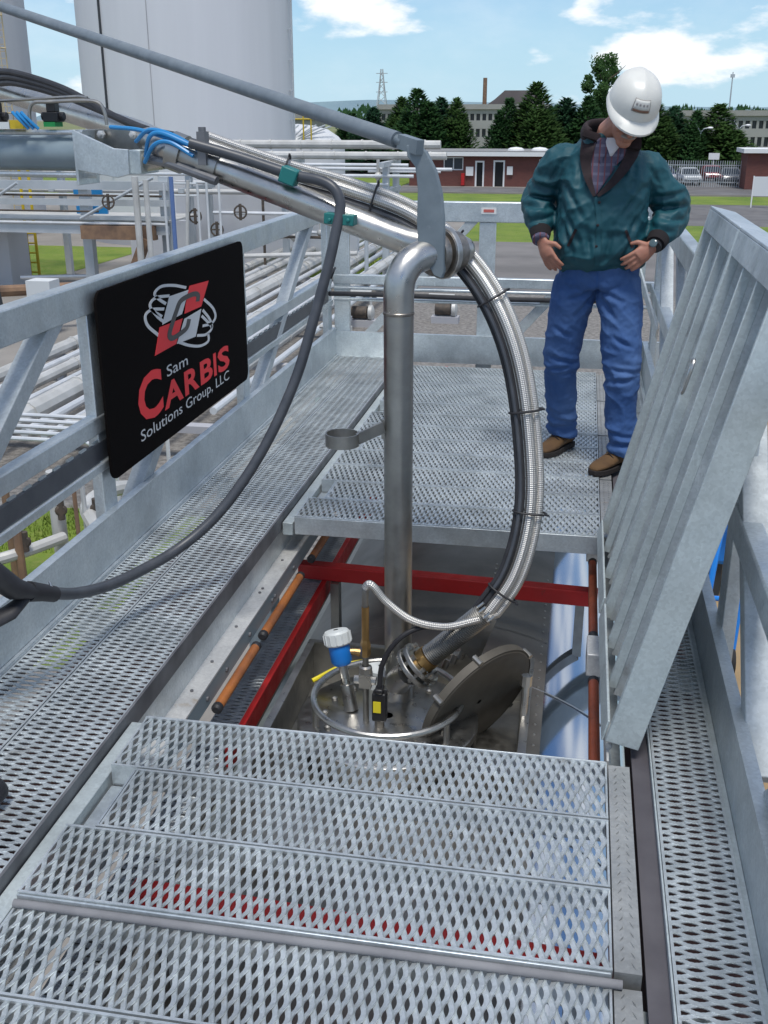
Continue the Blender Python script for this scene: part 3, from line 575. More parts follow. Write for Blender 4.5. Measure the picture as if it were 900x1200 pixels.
# parked cars
M['tyre'] = mat('tyre', (.015,.015,.016), .8); M['car_glass'] = mat('car_glass', (.03,.035,.04), .06); M['lamp_red'] = mat('tail_lamp', (.4,.01,.01), .3); M['chrome'] = mat('hub', (.5,.5,.5), .3, .9)
def car(x, y, rz, col, label, h=1.45):
    r = thing('parked_car', label, 'car', (x, y, G), 'cars parked behind the fence'); r.rotation_euler.z = rz; ORG[r.name] = (0,0,0)
    pm = mat('car_paint', col, .25); pm.node_tree.nodes['Principled BSDF'].inputs['Coat Weight'].default_value = .6
    sec = [(-2.05,.35,.72,.74),(-1.98,.3,.82,.82),(-1.2,.26,.90,.86),(-.75,.26,.93,.87),(.9,.26,.95,.87),(1.75,.28,.92,.84),(2.02,.34,.84,.76)]   # y, zlow, zbelt, halfwidth
    mb = MB(); vs = []; fs = []
    for (yy, zl, zb, hw) in sec: vs += [(-hw*.96, yy, zl), (-hw, yy, (zl+zb)/2), (-hw*.95, yy, zb), (hw*.95, yy, zb), (hw, yy, (zl+zb)/2), (hw*.96, yy, zl)]
    for i in range(len(sec)-1):
        for k in range(6): fs.append((6*i+k, 6*i+6+k, 6*i+6+(k+1)%6, 6*i+(k+1)%6))
    fs += [tuple(range(5,-1,-1)), tuple(6*(len(sec)-1)+k for k in range(6))]; mb.add(vs, fs); mb.build('body', pm, r)
    cab = [(-.95,.90,.80),(-.25,h-.04,.62),(.95,h,.62),(1.85,.93,.78)]; mb = MB(); vs = []
    for (yy, z, hw) in cab: vs += [(-hw, yy, z), (hw, yy, z)]
    mb.add(vs+[(-.8,-.95,.88),(.8,-.95,.88),(-.8,1.85,.88),(.8,1.85,.88)], [(0,1,3,2),(4,5,7,6),(0,2,4,6),(1,7,5,3)]); mb.build('windows', M['car_glass'], r)
    mb = MB(); mb.add([(-.63,-.28,h-.045),(.63,-.28,h-.045),(.63,.98,h+.005),(-.63,.98,h+.005),(-.6,-.2,h+.02),(.6,-.2,h+.02),(.6,.9,h+.05),(-.6,.9,h+.05)], [(0,1,5,4),(1,2,6,5),(2,3,7,6),(3,0,4,7),(4,5,6,7)])
    for s_ in (-1, 1): mb.bar((s_*.66,-.28,h-.04),(s_*.81,-.95,.9),.05,.05); mb.bar((s_*.66,.98,h),(s_*.80,1.85,.93),.06,.06); mb.bar((s_*.66,.4,h-.01),(s_*.83,.4,.92),.05,.05)
    mb.build('roof', pm, r)
    for (wx, wy) in ((-.76,-1.3),(.76,-1.3),(-.76,1.35),(.76,1.35)):
        mb = MB(); mb.lathe([(.3,-.1),(.31,-.07),(.31,.07),(.3,.1)], (wx,wy,.31), (1,0,0), 16, True); wh_ = mb.build('wheel', M['tyre'], r)
        mb = MB(); mb.lathe([(.19,-.105),(.19,.105)], (wx,wy,.31), (1,0,0), 12, True); mb.build('rim', M['chrome'], wh_)
    for s_ in (-1, 1):
        mb = MB(); mb.box(s_*.62-.14, s_*.62+.14, -2.075, -2.0, .58, .70); mb.build('headlight', M['white_paint'], r)
        mb = MB(); mb.box(s_*.64-.12, s_*.64+.12, 1.99, 2.04, .6, .78); mb.build('tail_light', M['lamp_red'], r)
    mb = MB(); mb.box(-.75,.75,-2.1,-1.99,.32,.48); mb.build('bumper', M['black'], r)
for a in ((9.2,103.5,.12,(.55,.58,.60),'silver car parked nearest the fence, facing the camera'), (7.2,106,.1,(.10,.12,.20),'dark blue car half hidden behind the man\'s sleeve'), (11.7,108.5,.05,(.30,.03,.04),'dark red car behind the silver car'),
          (12.9,104.2,.0,(.16,.17,.19),'dark grey car right of the silver car'), (15.0,105,.0,(.42,.45,.50),'pale blue grey car beside the brick gatehouse'), (5.6,104,.15,(.5,.5,.5),'light grey car farthest left, mostly behind the man')):
    car(*a)

# ---------------------------------------------------------------- trees
M['bark'] = varied('bark', (.07,.05,.035), (.11,.08,.06), 3, .9)
def leafmat(name, a, b):
    m = mat(name, a, .75); setc(m, ramp(m, noise_node(m, .9, 3), .35, .65, a, b)); m.node_tree.nodes['Principled BSDF'].inputs['Specular IOR Level'].default_value = .25
    n_ = m.node_tree; tl = n_.nodes.new('ShaderNodeBsdfTranslucent'); ms = n_.nodes.new('ShaderNodeMixShader'); ms.inputs[0].default_value = .45; pb = n_.nodes['Principled BSDF']; n_.links.new(pb.inputs['Base Color'].links[0].from_socket, tl.inputs['Color'])
    n_.links.new(pb.outputs[0], ms.inputs[1]); n_.links.new(tl.outputs[0], ms.inputs[2]); n_.links.new(ms.outputs[0], n_.nodes['Material Output'].inputs['Surface']); return m
M['conifer'] = leafmat('conifer_needles', (.040,.105,.042), (.080,.170,.062)); M['conifer2'] = leafmat('blue_conifer_needles', (.034,.095,.056), (.066,.150,.080)); M['broad'] = leafmat('tall_tree_leaves', (.05,.115,.035), (.10,.19,.055))
def conifer_mesh(seed, h, w_, n, m, taper=1.0):
    """dense cypress like crown: drooping sprays set on many leaders, each spray a few small faces"""
    rn = random.Random(seed); mb = MB(); leaders = [(0,0,h)] + [(rn.uniform(-.38,.38)*w_, rn.uniform(-.3,.3)*w_, h*rn.uniform(.55,.93)) for _ in range(5)]
    for i in range(n):
        lx, ly, lh = leaders[min(len(leaders)-1, int(rn.random()**1.3*len(leaders)))]
        t = rn.random()**.8; z = lh*(.02+.98*t); rad = w_*(.42 if (lx, ly) != (0,0) else .55)*((1-t)**.75*taper+.03)*(.75+.35*noise.noise(Vector((lx+z*1.3, ly, seed))))
        a = rn.uniform(0, 2*math.pi); q = rn.random()**.4*rad; x, y = lx*(1-t*.5)+q*math.cos(a), ly*(1-t*.5)+q*math.sin(a)
        s_ = rn.uniform(.15,.34); out_ = Vector((math.cos(a), math.sin(a), rn.uniform(.2,1.3))).normalized(); sd_ = out_.cross(Vector((rn.uniform(-.4,.4), rn.uniform(-.4,.4), 1))).normalized()
        c = Vector((x, y, z)); mb.add([c-sd_*s_*.5, c+out_*s_*.25-sd_*s_*.15, c+out_*s_*1.35, c+sd_*s_*.5], [(0,1,2),(0,2,3)])
    return mb.mesh('crown', m, (0,0,0), 0)
def trunk_mesh(h, r_):
    mb = MB(); mb.tube([(0,0,0),(.03,0,h*.5),(0,.02,h*.92)], [r_, r_*.6, r_*.15], 7)
    for i in range(5): a = i*1.3; z = h*(.2+.13*i); mb.tube([(0,0,z),(math.cos(a)*.7,math.sin(a)*.7,z+.3)], [r_*.3, r_*.1], 5)
    return mb.mesh('trunk', M['bark'])
CM = [conifer_mesh(1, 7.6, 4.6, 5200, M['conifer']), conifer_mesh(2, 7.2, 4.2, 5000, M['conifer2']), conifer_mesh(3, 7.8, 5.0, 5600, leafmat('light_conifer_needles', (.055,.120,.036), (.105,.185,.060)))]; TM = trunk_mesh(7.4, .2)
gt = 'conifers behind the brick building and car park'
def tree(x, y, sc, k, label, rz):
    r = thing('conifer_tree', label, 'tree', (x, y, G), gt); r.scale = (sc[0]*2.05, sc[0]*1.7, sc[1]*1.0); r.rotation_euler.z = rz
    link('crown', CM[k], r); link('trunk', TM, r)
TR = [(-25.6,121,(.75,.80),0,'short conifer at the left end of the row, right of the tank'), (-22.8,119,(.85,.92),1,'conifer second from the left in the row behind the pipes'), (-20.2,122,(.9,.98),2,'conifer third from the left in the row, under the pylon side'), (-17.9,118,(.95,1.10),0,'tall pointed conifer in the middle of the left group'),
      (-15.6,120,(.95,1.05),1,'conifer right of the tall pointed one in the left group'), (-13.7,118,(.75,.96),2,'slim conifer at the right end of the left group'), (-10.3,112,(.50,.40),1,'small bushy conifer before the factory windows'), (-8.2,118,(.8,.98),0,'conifer at the left of the group behind the man'), (-5.4,117,(1.05,1.14),2,'broad dark conifer left of the man\'s shoulder'),
      (-2.4,119,(.95,1.04),1,'conifer touching the man\'s shoulder'), (-.1,118,(.9,1.0),0,'conifer close to the man\'s neck'), (6.6,117,(.8,.92),2,'conifer right behind the hard hat'), (8.6,119,(.9,.92),1,'conifer right of the hard hat behind the parked cars'), (10.7,117,(.7,.82),0,'conifer beside the street lamp'), (12.9,118,(1.0,.88),2,'broad conifer at the right end of the row'), (14.2,121,(.6,.6),1,'small conifer before the right factory')]
TR += [(-24.2,124,(.9,.72),2,'low broad conifer behind the left end of the row'), (-21.5,125,(1.0,.78),0,'low broad conifer filling the gap under the pylon'), (-19.0,125,(1.0,.80),1,'low broad conifer behind the tall pointed one'), (-6.9,123,(1.0,.85),1,'low broad conifer behind the group left of the man'), (-3.9,124,(1.0,.86),0,'low broad conifer close behind the man\'s shoulder'), (9.7,123,(1.0,.7),2,'low broad conifer behind the street lamp'), (7.6,124,(1.0,.7),0,'low broad conifer behind the parked cars')]
for i, a in enumerate(TR): tree(*a, i*1.1)
def leafy_mesh(seed, h, w_, n, m):
    rn = random.Random(seed); mb = MB(); cl = []
    for i in range(44):
        z = h*rn.uniform(.35, .95); rr_ = w_*.5*math.sin(math.pi*min(1, max(.12, (z/h-.2)/.95)))**.8; a = rn.uniform(0,6.3); q = rr_*rn.uniform(.2,1); cl.append((q*math.cos(a), q*math.sin(a), z, rn.uniform(.5,1.05)))
    for i in range(n):
        cx, cy, cz, cr_ = rn.choice(cl); d = Vector((rn.gauss(0,1), rn.gauss(0,1), rn.gauss(0,.8))).normalized()*cr_*rn.random()**.45; c = Vector((cx,cy,cz))+d
        s_ = rn.uniform(.10,.24); u = Vector((rn.gauss(0,1), rn.gauss(0,1), rn.gauss(.4,.8))).normalized(); v = u.cross(Vector((rn.gauss(0,1),rn.gauss(0,1),rn.gauss(0,1)))).normalized()
        mb.add([c-v*s_*.5, c+u*s_*1.3, c+v*s_*.5, c-u*s_*.4], [(0,1,2),(0,2,3)])
    return mb.mesh('crown', m, (0,0,0), 0)
r = thing('tall_tree', 'tall loose tree rising behind the hard hat', 'tree', (1.7, 126, G)); link('crown', leafy_mesh(8, 12.3, 7.4, 12000, M['broad']), r)
mb = MB(); mb.tube([(0,0,0),(.1,0,4),(-.1,.1,8),(0,0,11)], [.35,.25,.14,.04], 8)
for i in range(9): a = i*2.4; z = 3.5+i*.75; mb.tube([(0,0,z),(math.cos(a)*1.1,math.sin(a)*1.1,z+.7),(math.cos(a)*2.0,math.sin(a)*2.0,z+1.5)], [.1,.06,.02], 5)
link('trunk', mb.mesh('trunk', M['bark']), r)
# far wood on the skyline
mb = MB(); rn = random.Random(9)
for i in range(5200):
    x = rn.uniform(-60, 90); y = 262+rn.uniform(0, 18); top = 7.5+1.6*noise.noise(Vector((x*.16, 0, 0)))+.8*noise.noise(Vector((x*.6, 4, 0)))
    z = G+top*rn.random()**.5; s_ = rn.uniform(.3,.7); a = rn.uniform(0,3.1); dx, dy = math.cos(a)*s_, math.sin(a)*s_; mb.add([(x-dx,y-dy,z-.2),(x+dx,y+dy,z-.2),(x,y,z+s_*1.4)], [(0,1,2)])
o = link('far_wood', mb.mesh('far_wood', M['conifer'], (0,0,0), 0)); tag(o, 'dark line of distant woodland behind the factory roofs', 'wood', kind='stuff')

# blue trolley and machinery in the yard at the right, seen past the right railing
tr = thing('blue_trolley', 'blue tubular trolley frame standing in the yard right of the platform', 'trolley', (1.75, 11.0, G))
def tp(name, pts, r_, m_): mb = MB(); mb.tube(pts, r_, 8); return mb.build(name, m_, tr)
for dx in (0, .34):
    tp('frame_tube', cr([(1.55+dx,10.7,G+.1),(1.60+dx,10.85,G+.8),(1.68+dx,11.1,G+1.35),(1.74+dx,11.3,G+1.45),(1.78+dx,11.5,G+1.35)], 5), .035, M['blue'])
tp('cross_tube', [(1.56,10.75,G+.4),(1.90,10.75,G+.4)], .03, M['blue']); tp('cross_tube', [(1.60,10.85,G+.8),(1.94,10.85,G+.8)], .03, M['blue']); tp('push_bar', cr([(1.50,10.6,G+.5),(1.46,10.7,G+.95),(1.50,10.9,G+1.25),(1.62,11.0,G+1.25)], 5), .022, M['pipe_bright'])
for x in (1.55, 1.89):
    mb = MB(); mb.lathe([(.14,-.03),(.15,0),(.14,.03)], (x,10.65,G+.15), (1,0,0), 14, True); mb.build('wheel', M['tyre'], tr)
bt = thing('blue_tank', 'blue skid tank with white pipe in the yard right of the platform', 'tank', (2.5, 13.0, G))
mb = MB(); mb.box(1.72,3.6,12.6,13.6,G+.45,G+1.25); mb.build('body', M['blue'], bt, bevel=.08)
mb = MB(); mb.cyl((1.55,12.45,G+1.25),(3.2,12.45,G+1.25),.075,12); mb.build('white_pipe', M['white_paint'], bt)
for x in (1.8, 3.3):
    mb = MB(); mb.box(x,x+.2,12.7,13.5,G,G+.45); mb.build('skid_leg', M['dark_pole'], bt)
sheet('sandy_yard', varied('sandy_yard', (.36,.25,.13), (.28,.20,.11), 2., .95, bs=.4), .8, 9, 4, 22, G+.006)
# ================================================================= loading platform
W = .2433
def grip_mesh(name, length, width, border=.0065, depth=.06, u0=0., tilt=0.):
    """serrated safety grating plank: wavy, tilted strands that touch and part again, between two folded edges"""
    mb = MB(); p2 = .0127; A = .0052; wh = .0128; t = .0016
    inn = width - 2*border; nL = max(1, round(inn/.075)); Lp = inn/nL; ns = nL*16; J = int((length-u0-.012)/p2)
    for j in range(J):
        c = u0 + .006 + (j+.5)*p2; sg = 1 if j % 2 == 0 else -1; vs = []; fs = []
        for k in range(ns+1):
            v = border + inn*k/ns; u = c + sg*A*math.cos(2*math.pi*(v-border)/Lp)
            ser = .0011 if k % 2 else -.0005
            vs += [(u-wh/2, v, -t-tilt), (u-wh/2, v, -.0006*(tilt == 0)+ser*.5-tilt), (u-wh/2+.0022, v, -.0004-tilt*.7), (u+wh/2-.0026, v, -.0002-tilt*.1), (u+wh/2, v, (.0024 if tilt else .0010)+ser), (u+wh/2, v, -t+.0006)]
        for k in range(ns):
            b = 6*k
            for q in range(6): fs.append((b+q, b+6+q, b+6+(q+1) % 6, b+(q+1) % 6))
        mb.add(vs, fs)
    for v0 in (0., width-border):
        mb.box(u0, length, v0, v0+border, -.004, .0026 if tilt else 0)
    mb.box(u0, length, 0, .0035, -depth, -.004); mb.box(u0, length, width-.0035, width, -depth, -.004)
    mb.box(u0, u0+.005, .0035, width-.0035, -.03, -.0006); mb.box(length-.005, length, .0035, width-.0035, -.03, -.0006)
    return mb.mesh(name, M['grate'], (0,0,0), 28)
PL = 1.272
plank_full = grip_mesh('plank', PL, W-.004, tilt=.0034)
plank_notch = grip_mesh('plank_with_hand_slot', PL, W-.004, u0=.075, tilt=.0034)
plank_long = grip_mesh('long_plank', 3.2, .253)
plank_long_thin = grip_mesh('long_plank_narrow', 3.2, .198)
plank_long_slim = grip_mesh('long_plank_slim', 3.2, .162)

def put(me, name, parent, loc, rot=None):
    o = bpy.data.objects.new(name, me); COL.objects.link(o); o.parent = parent; ORG[o.name] = ORG[parent.name]
    o.location = loc
    if rot is not None: o.rotation_euler = rot
    return o
XL, XR = -1.12, .152
def tread(mb, x0, x1, y0, y1, z):
    mb.box(x0, x1, y0, y1, z-.01, z)
    k = 0; y = y0+.02
    while y < y1-.02:
        a = .5 if k % 2 else -.5; cx = x0+(x1-x0)*(.3 if k % 2 else .7)
        dx, dy = math.sin(a)*.011, math.cos(a)*.011; ex, ey = math.cos(a)*.0028, -math.sin(a)*.0028
        mb.add([(cx-dx,y-dy,z-.001),(cx+ex,y+ey,z-.001),(cx+dx,y+dy,z-.001),(cx-ex,y-ey,z-.001),(cx-dx*.6,y-dy*.6,z+.0028),(cx+dx*.6,y+dy*.6,z+.0028)],
               [(0,1,5,4),(1,2,5),(2,3,4,5),(3,0,4)])
        y += .0145; k += 1
def deck_panel(y0, z, label, front=.078, strip=True):
    r = thing('lift_out_grating', label, 'grating panel', (XL, y0, z), 'lift-out grating panels of the middle deck')
    for i in range(3):
        me = plank_notch if i == 1 else plank_full
        put(me, 'plank', r, (0, i*(W+.0015), 0))
    y1 = y0+3*W+.003; mb = MB()
    mb.box(XL+.002, XR-.002, y0-.007, y0-.0015, z-front, z-.001)
    mb.box(XL+.002, XR-.002, y0-.0015, y0+.045, z-front, z-front+.006)
    mb.build('edge_channel', M['galv'], r, bevel=.0015); mb = MB()
    mb.box(XL+.002, XR-.002, y1+.0015, y1+.006, z-front, z-.001)
    mb.build('edge_channel', M['galv'], r, bevel=.0015)
    mb = MB(); mb.box(XL+.068, XL+.073, y0+W+.004, y0+2*W-.003, z-.06, z-.001); mb.box(XL-.001, XL+.068, y0+W+.004, y0+2*W-.003, z-.066, z-.06)
    mb.build('hand_slot', M['galv'], r)
    if strip:
        mb = MB(); tread(mb, XR+.004, XR+.058, y0+.004, y1-.006, z-.004); mb.box(XR+.004, XR+.058, y0+.004, y1-.006, z-.06, z-.0145)
        mb.build('tread_strip', M['tread'], r)
    return r
P3 = 3*W+.012
deck_panel(2.420-3*W-.003, 0, 'grating panel nearest the open hatch on the camera side')
deck_panel(2.420-3*W-.003-P3, -.022, 'grating panel at the bottom edge of the picture')
deck_panel(2.420-3*W-.003-2*P3, -.022, 'grating panel under the camera, two panels back from the hatch')
for i, lb in enumerate(('grating panel at the far lip of the open hatch, just behind the vertical pipe', 'grating panel under the man\'s boots, second beyond the hatch',
                        'third grating panel beyond the hatch, behind the man', 'last grating panel against the far toe board')):
    deck_panel(4.035+i*P3, 0, lb, strip=True)
# rounded nosing of the nearest panel
for y in (2.420-3*W-.003,):
    mb = MB(); mb.cyl((XL, y-.016, -.016), (XR+.02, y-.016, -.016), .0095, 12)
    solo(mb, 'nosing_bar', varied('dull_nosing', (.17,.17,.18), (.23,.23,.24), 8, .8), 'dull round bar along the near edge of the hatch-side grating panel', 'steel bar')

# left walkway: two long planks side by side
r = thing('walkway', 'left walkway of two long serrated planks beside the sign railing', 'walkway', (-1.41, 3.5, 0))
for y in (.85, 4.055-.003):
    for (x, me) in ((-1.184, plank_long), (-1.441, plank_long_thin)):
        put(me, 'plank', r, (x+1.41-(.253 if me is plank_long else .198), y+3.2-3.5, 0), (0, 0, R(-90)))
mb = MB(); mb.box(-1.1835, -1.176, .85, 7.2, -.062, .004); mb.build('edge_bar', M['galv_edge'], r)
mb = MB(); mb.box(-1.64, -1.192, .85, 7.2, -.17, -.163); mb.build('slit_shade_plate', M['shade_oxide'], r)  # added plate hiding the lit ground, so the slits look dark
mb = MB(); mb.box(-1.652, -1.640, .85, 7.2, -.04, .012); mb.build('angle_bar', M['galv'], r)
r = thing('walkway', 'narrow right walkway plank below the raised panels and right toe board', 'walkway', (.35, 3.5, 0))
for y in (.85, 4.055-.003): put(plank_long_slim, 'plank', r, (.432-.162-.35, y+3.2-3.5, 0), (0, 0, R(-90)))
mb = MB(); mb.box(.22, .475, .85, 7.15, -.17, -.163); mb.build('slit_shade_plate', M['shade_oxide'], r)  # same added dark backing below the right-hand slits
mb = MB(); mb.box(.219, .264, .85, 7.15, -.034, -.022); mb.build('rubber_strip', M['gap'], r)
mb = MB(); mb.box(.2645, .2685, .85, 7.15, -.05, -.002); mb.build('edge_bar', M['galv_dull'], r)
mb = MB(); mb.box(.4335, .4475, .85, 7.15, -.05, -.008); mb.build('edge_angle', M['galv_dull'], r)

# frame around the opening
fr = thing('hatch_surround', 'galvanised channel frame carrying the gratings round the open hatch', 'steel frame', (-1.15, 3.3, -.3))
mb = MB(); mb.box(-1.190, -1.184, .85, 7.2, -.17, -.064); mb.build('web', M['galv'], fr)
mb = MB(); mb.box(-1.190, -1.116, .85, 7.2, -.178, -.170); mb.build('flange', M['flange'], fr)
mb = MB(); mb.box(-1.124, -1.117, .85, 7.2, -.245, -.1785); mb.build('skirt_plate', M['arm_grey'], fr)
mb = MB()
for y in (2.85, 3.05, 3.32, 3.62, 3.66, 3.95): 
    mb.cyl((-1.155, y, -.171), (-1.155, y, -.165), .006, 8); mb.cyl((-1.1175, y+.03, -.212), (-1.110, y+.03, -.212), .009, 8)
mb.build('bolt', M['galv_edge'], fr)
for y0, y1 in ((.85, 2.43), (4.03, 7.15)):
    mb = MB(); mb.box(-1.172, -1.128, y0, y1, -.085, -.03); mb.build('ledge_bar', M['galv_dull'], fr, bevel=.002)
mb = MB(); mb.box(.163, .170, .85, 7.15, -.20, -.066); mb.box(.1705, .21, .85, 7.15, -.2, -.192); mb.build('right_channel', M['galv'], fr)
mb = MB(); mb.box(.153, .159, 2.445, 4.03, -.09, -.012)
for i in range(9):
    y = 2.5+i*.185; mb.cyl((.158, y, -.004), (.158, y+.12, -.004), .009, 8)
mb.build('hinge_strip', M['flange'], fr)
for i, y in enumerate((2.0, 4.6, 6.9)):
    for x in (-1.45, .36):
        mb = MB(); mb.box(x-.06, x+.06, y-.005, y+.005, -4.1, -.21); mb.box(x-.06, x+.06, y-.075, y-.067, -4.1, -.21); mb.box(x-.06, x+.06, y+.067, y+.075, -4.1, -.21)
        solo(mb, 'support_column', M['galv_dull'], 'steel column under the %s walkway, %s from the camera' % ('left' if x < 0 else 'right', ('nearest', 'middle', 'farthest')[i]), 'column', 'columns under the platform')
for i, y in enumerate((1.6, 3.1, 4.6, 6.6)):
    mb = MB(); mb.box(-1.66, -1.195, y, y+.06, -.15, -.064); mb.build('cross_member', M['galv_dull'], fr)
    mb = MB(); mb.box(.215, .45, y, y+.06, -.15, -.064); mb.build('cross_member', M['galv_dull'], fr)

# orange rubber bumpers round the opening
def bumper(p0, p1, m_, label):
    r = thing('bumper', label, 'bumper', p0, 'orange rubber bumpers round the hatch'); p0 = Vector(p0); p1 = Vector(p1); d = (p1-p0).normalized()
    mb = MB(); mb.tube([p0+d*.03, p1-d*.03], .0175, 14); mb.build('pad', m_, r)
    for a, b in ((p0, p0+d*.035), (p1-d*.035, p1)):
        mb = MB(); mb.tube([a, a+(b-a)*.25, a+(b-a)*.75, b], [.012, .019, .019, .012], 14); mb.build('end_cap', M['rubber'], r)
bumper((-1.104, 2.92, -.278), (-1.104, 3.40, -.278), M['orange'], 'orange bumper at the left of the hatch, nearest the camera')
bumper((-1.104, 3.46, -.278), (-1.104, 4.06, -.278), M['orange'], 'orange bumper at the left of the hatch ending at the red cross bar')
bumper((-1.104, 4.22, -.278), (-1.104, 4.75, -.278), M['orange'], 'orange bumper half hidden under the far deck panel')
bumper((.135, 2.66, -.20), (.135, 3.22, -.20), M['orange_dark'], 'dark orange bumper below the raised panels, nearest the camera')
bumper((.135, 3.52, -.20), (.135, 4.25, -.20), M['orange_dark'], 'dark orange bumper below the raised panels, beside the red bar end')
for y, z_ in ((3.30, 'between the two dark orange bumpers'), (4.32, 'under the far deck lip at the right of the hatch')):
    mb = MB(); mb.box(.11, .162, y, y+.15, -.235, -.15); solo(mb, 'spacer_block', M['flange'], 'small pale steel block '+z_, 'steel block', bevel=.004)

# raised hinged panels, lifted on their hinge at the right of the opening
LEAN = R(13.4); e = Vector((math.sin(LEAN), 0, math.cos(LEAN))); nn = Vector((math.cos(LEAN), 0, -math.sin(LEAN)))
def raised(yf, n_pl, label, x0, big=False):
    r = thing('raised_grating', label, 'grating panel', (x0, yf, .012), 'hinged panels lifted out of the hatch')
    RM = Matrix((e, Vector((0,-1,0)), nn)).transposed().to_4x4()
    wid = n_pl*(W+.0015)
    for i in range(n_pl):
        o = put(plank_full, 'plank', r, (0,0,0)); o.matrix_local = Matrix.Translation(Vector((0, -(i*(W+.0015)+.02), 0)) + e*.0) @ RM
    def pt(u, v, w_): return Vector((x0, yf, .012)) + e*u + Vector((0,-1,0))*v + nn*w_
    def slab(name, u0, u1, v0, v1, w0, w1, m_='galv_dull'):
        mb = MB(); vs = [pt(u, v, w_) for w_ in (w0, w1) for (u, v) in ((u0,v0),(u1,v0),(u1,v1),(u0,v1))]
        mb.add(vs, [(3,2,1,0),(4,5,6,7),(0,1,5,4),(1,2,6,5),(2,3,7,6),(3,0,4,7)]); return mb.build(name, M[m_], r, bevel=.002)
    tot = wid+.04
    slab('side_channel', -.0, PL+.01, 0, .016, -.088, .002); slab('side_channel', 0, PL+.01, tot-.016, tot, -.088, .002)
    slab('end_channel', PL+.0105, PL+.019, .0, tot, -.088, .002, 'galv'); slab('end_channel', PL-.062, PL+.0100, .0165, tot-.0165, -.088, -.081, 'galv')
    for i in range(n_pl+1 if not big else n_pl+1):
        v = .02 + i*(W+.0015)
        if 0 < i < n_pl: slab('rib', .02, PL-.065, v-.006, v+.006, -.085, -.058)
    slab('hinge_leaf', -.012, .05, .02, tot-.02, -.096, -.0885)
    return r, pt
ra, pta = raised(4.025, 3, 'far one of the two raised grating panels at the right, beside the man', .232)
rb, ptb = raised(4.025-(3*(W+.0015)+.046), 3, 'near one of the two raised grating panels at the right, closest to the camera', .232)
mb = MB(); c0 = ptb(.86, .10, -.10)
loop = [c0 + e*a + Vector((0,-1,0))*b for a, b in ((-.055,0),(-.04,.016),(.02,.022),(.045,.014),(.05,0),(.04,-.012),(.0,-.008),(-.045,-.008),(-.055,0))]
mb.tube(cr(loop, 5), .005, 8); solo(mb, 'snap_hook', M['stainless'], 'bright snap hook hanging on the raised panel\'s ribs', 'snap hook')

# ================================================================= guard rails
def rail_set(name, label, P0, P1, inward, posts, braces, tops, toe_h=.19, top_m='galv', lower=True):
    """railing between P0 and P1 (floor points); inward is the unit vector to the walkway"""
    P0 = Vector(P0); P1 = Vector(P1); d = (P1-P0); Ln = d.length; d.normalize(); iv = Vector(inward)
    r = thing(name, label, 'railing', (P0+P1)/2)
    def at(s, z, o=0.): q = P0+d*s+iv*o; return Vector((q.x, q.y, z))
    for (nm, z0, z1, th, of) in tops:
        mb = MB(); mb.bar(at(0, (z0+z1)/2, of), at(Ln, (z0+z1)/2, of), th, z1-z0); mb.build(nm, M['galv'], r, bevel=.006)
    for s in posts:
        mb = MB(); mb.bar(at(s, -.06), at(s, tops[0][1]-.001), .11 if abs(d.y) > .5 else .042, .042 if abs(d.y) > .5 else .11, up=(1,0,0)); mb.build('post', M['galv'], r, bevel=.004)
    for (s0, z0, s1, z1) in braces:
        a, b = at(s0, z0, -.012), at(s1, z1, -.012); mb = MB(); mb.bar(a, b, .062, .07, up=tuple(iv)); mb.build('brace', M['galv_matte'], r, bevel=.003)
    mb = MB(); a = at(0, toe_h/2-.01, .048); b = at(Ln, toe_h/2-.01, .048); mb.bar(a, b, .007, toe_h+.02)
    mb.bar(at(0, toe_h+.0045, .035), at(Ln, toe_h+.0045, .035), .033, .009); mb.build('toe_board', M['galv'], r)
    return r, at
T_ = [('top_rail', .935, 1.045, .06, 0), ('mid_rail', .50, .565, .05, .0), ('cable_channel', .36, .395, .05, .006)]
rl, atL = rail_set('guard_railing', 'left galvanised guard railing that carries the black sign', (-1.705, .9, 0), (-1.705, 7.22, 0), (1, 0, 0),
    [.90, 2.60, 4.32, 6.26], [(1.0, .06, 2.35, .96), (2.75, .06, 4.10, .96), (4.46, .06, 5.82, .96)], T_)
rf, atF = rail_set('guard_railing', 'far guard railing across the end of the platform behind the man', (-1.675, 7.25, 0), (.56, 7.25, 0), (0, -1, 0),
    [.06, 1.06, 2.05], [(.16, .06, .97, .95), (1.16, .06, 1.95, .95)], [('top_rail', .93, 1.06, .06, 0), ('mid_rail', .50, .565, .05, 0), ('cable_channel', .385, .405, .05, 0), ('cable_channel', .462, .482, .05, 0)], .165)
rr, atR = rail_set('guard_railing', 'right guard railing outside the raised panels', (.50, .6, 0), (.50, 7.2, 0), (-1, 0, 0),
    [.45, 2.38, 4.35, 6.4], [(1.72, .06, 2.62, .95), (1.58, .06, .62, .95), (4.0, .06, 5.0, .95), (5.15, .06, 6.2, .95)], [('top_rail', .935, 1.045, .06, 0), ('mid_rail', .47, .56, .06, 0)], .165)
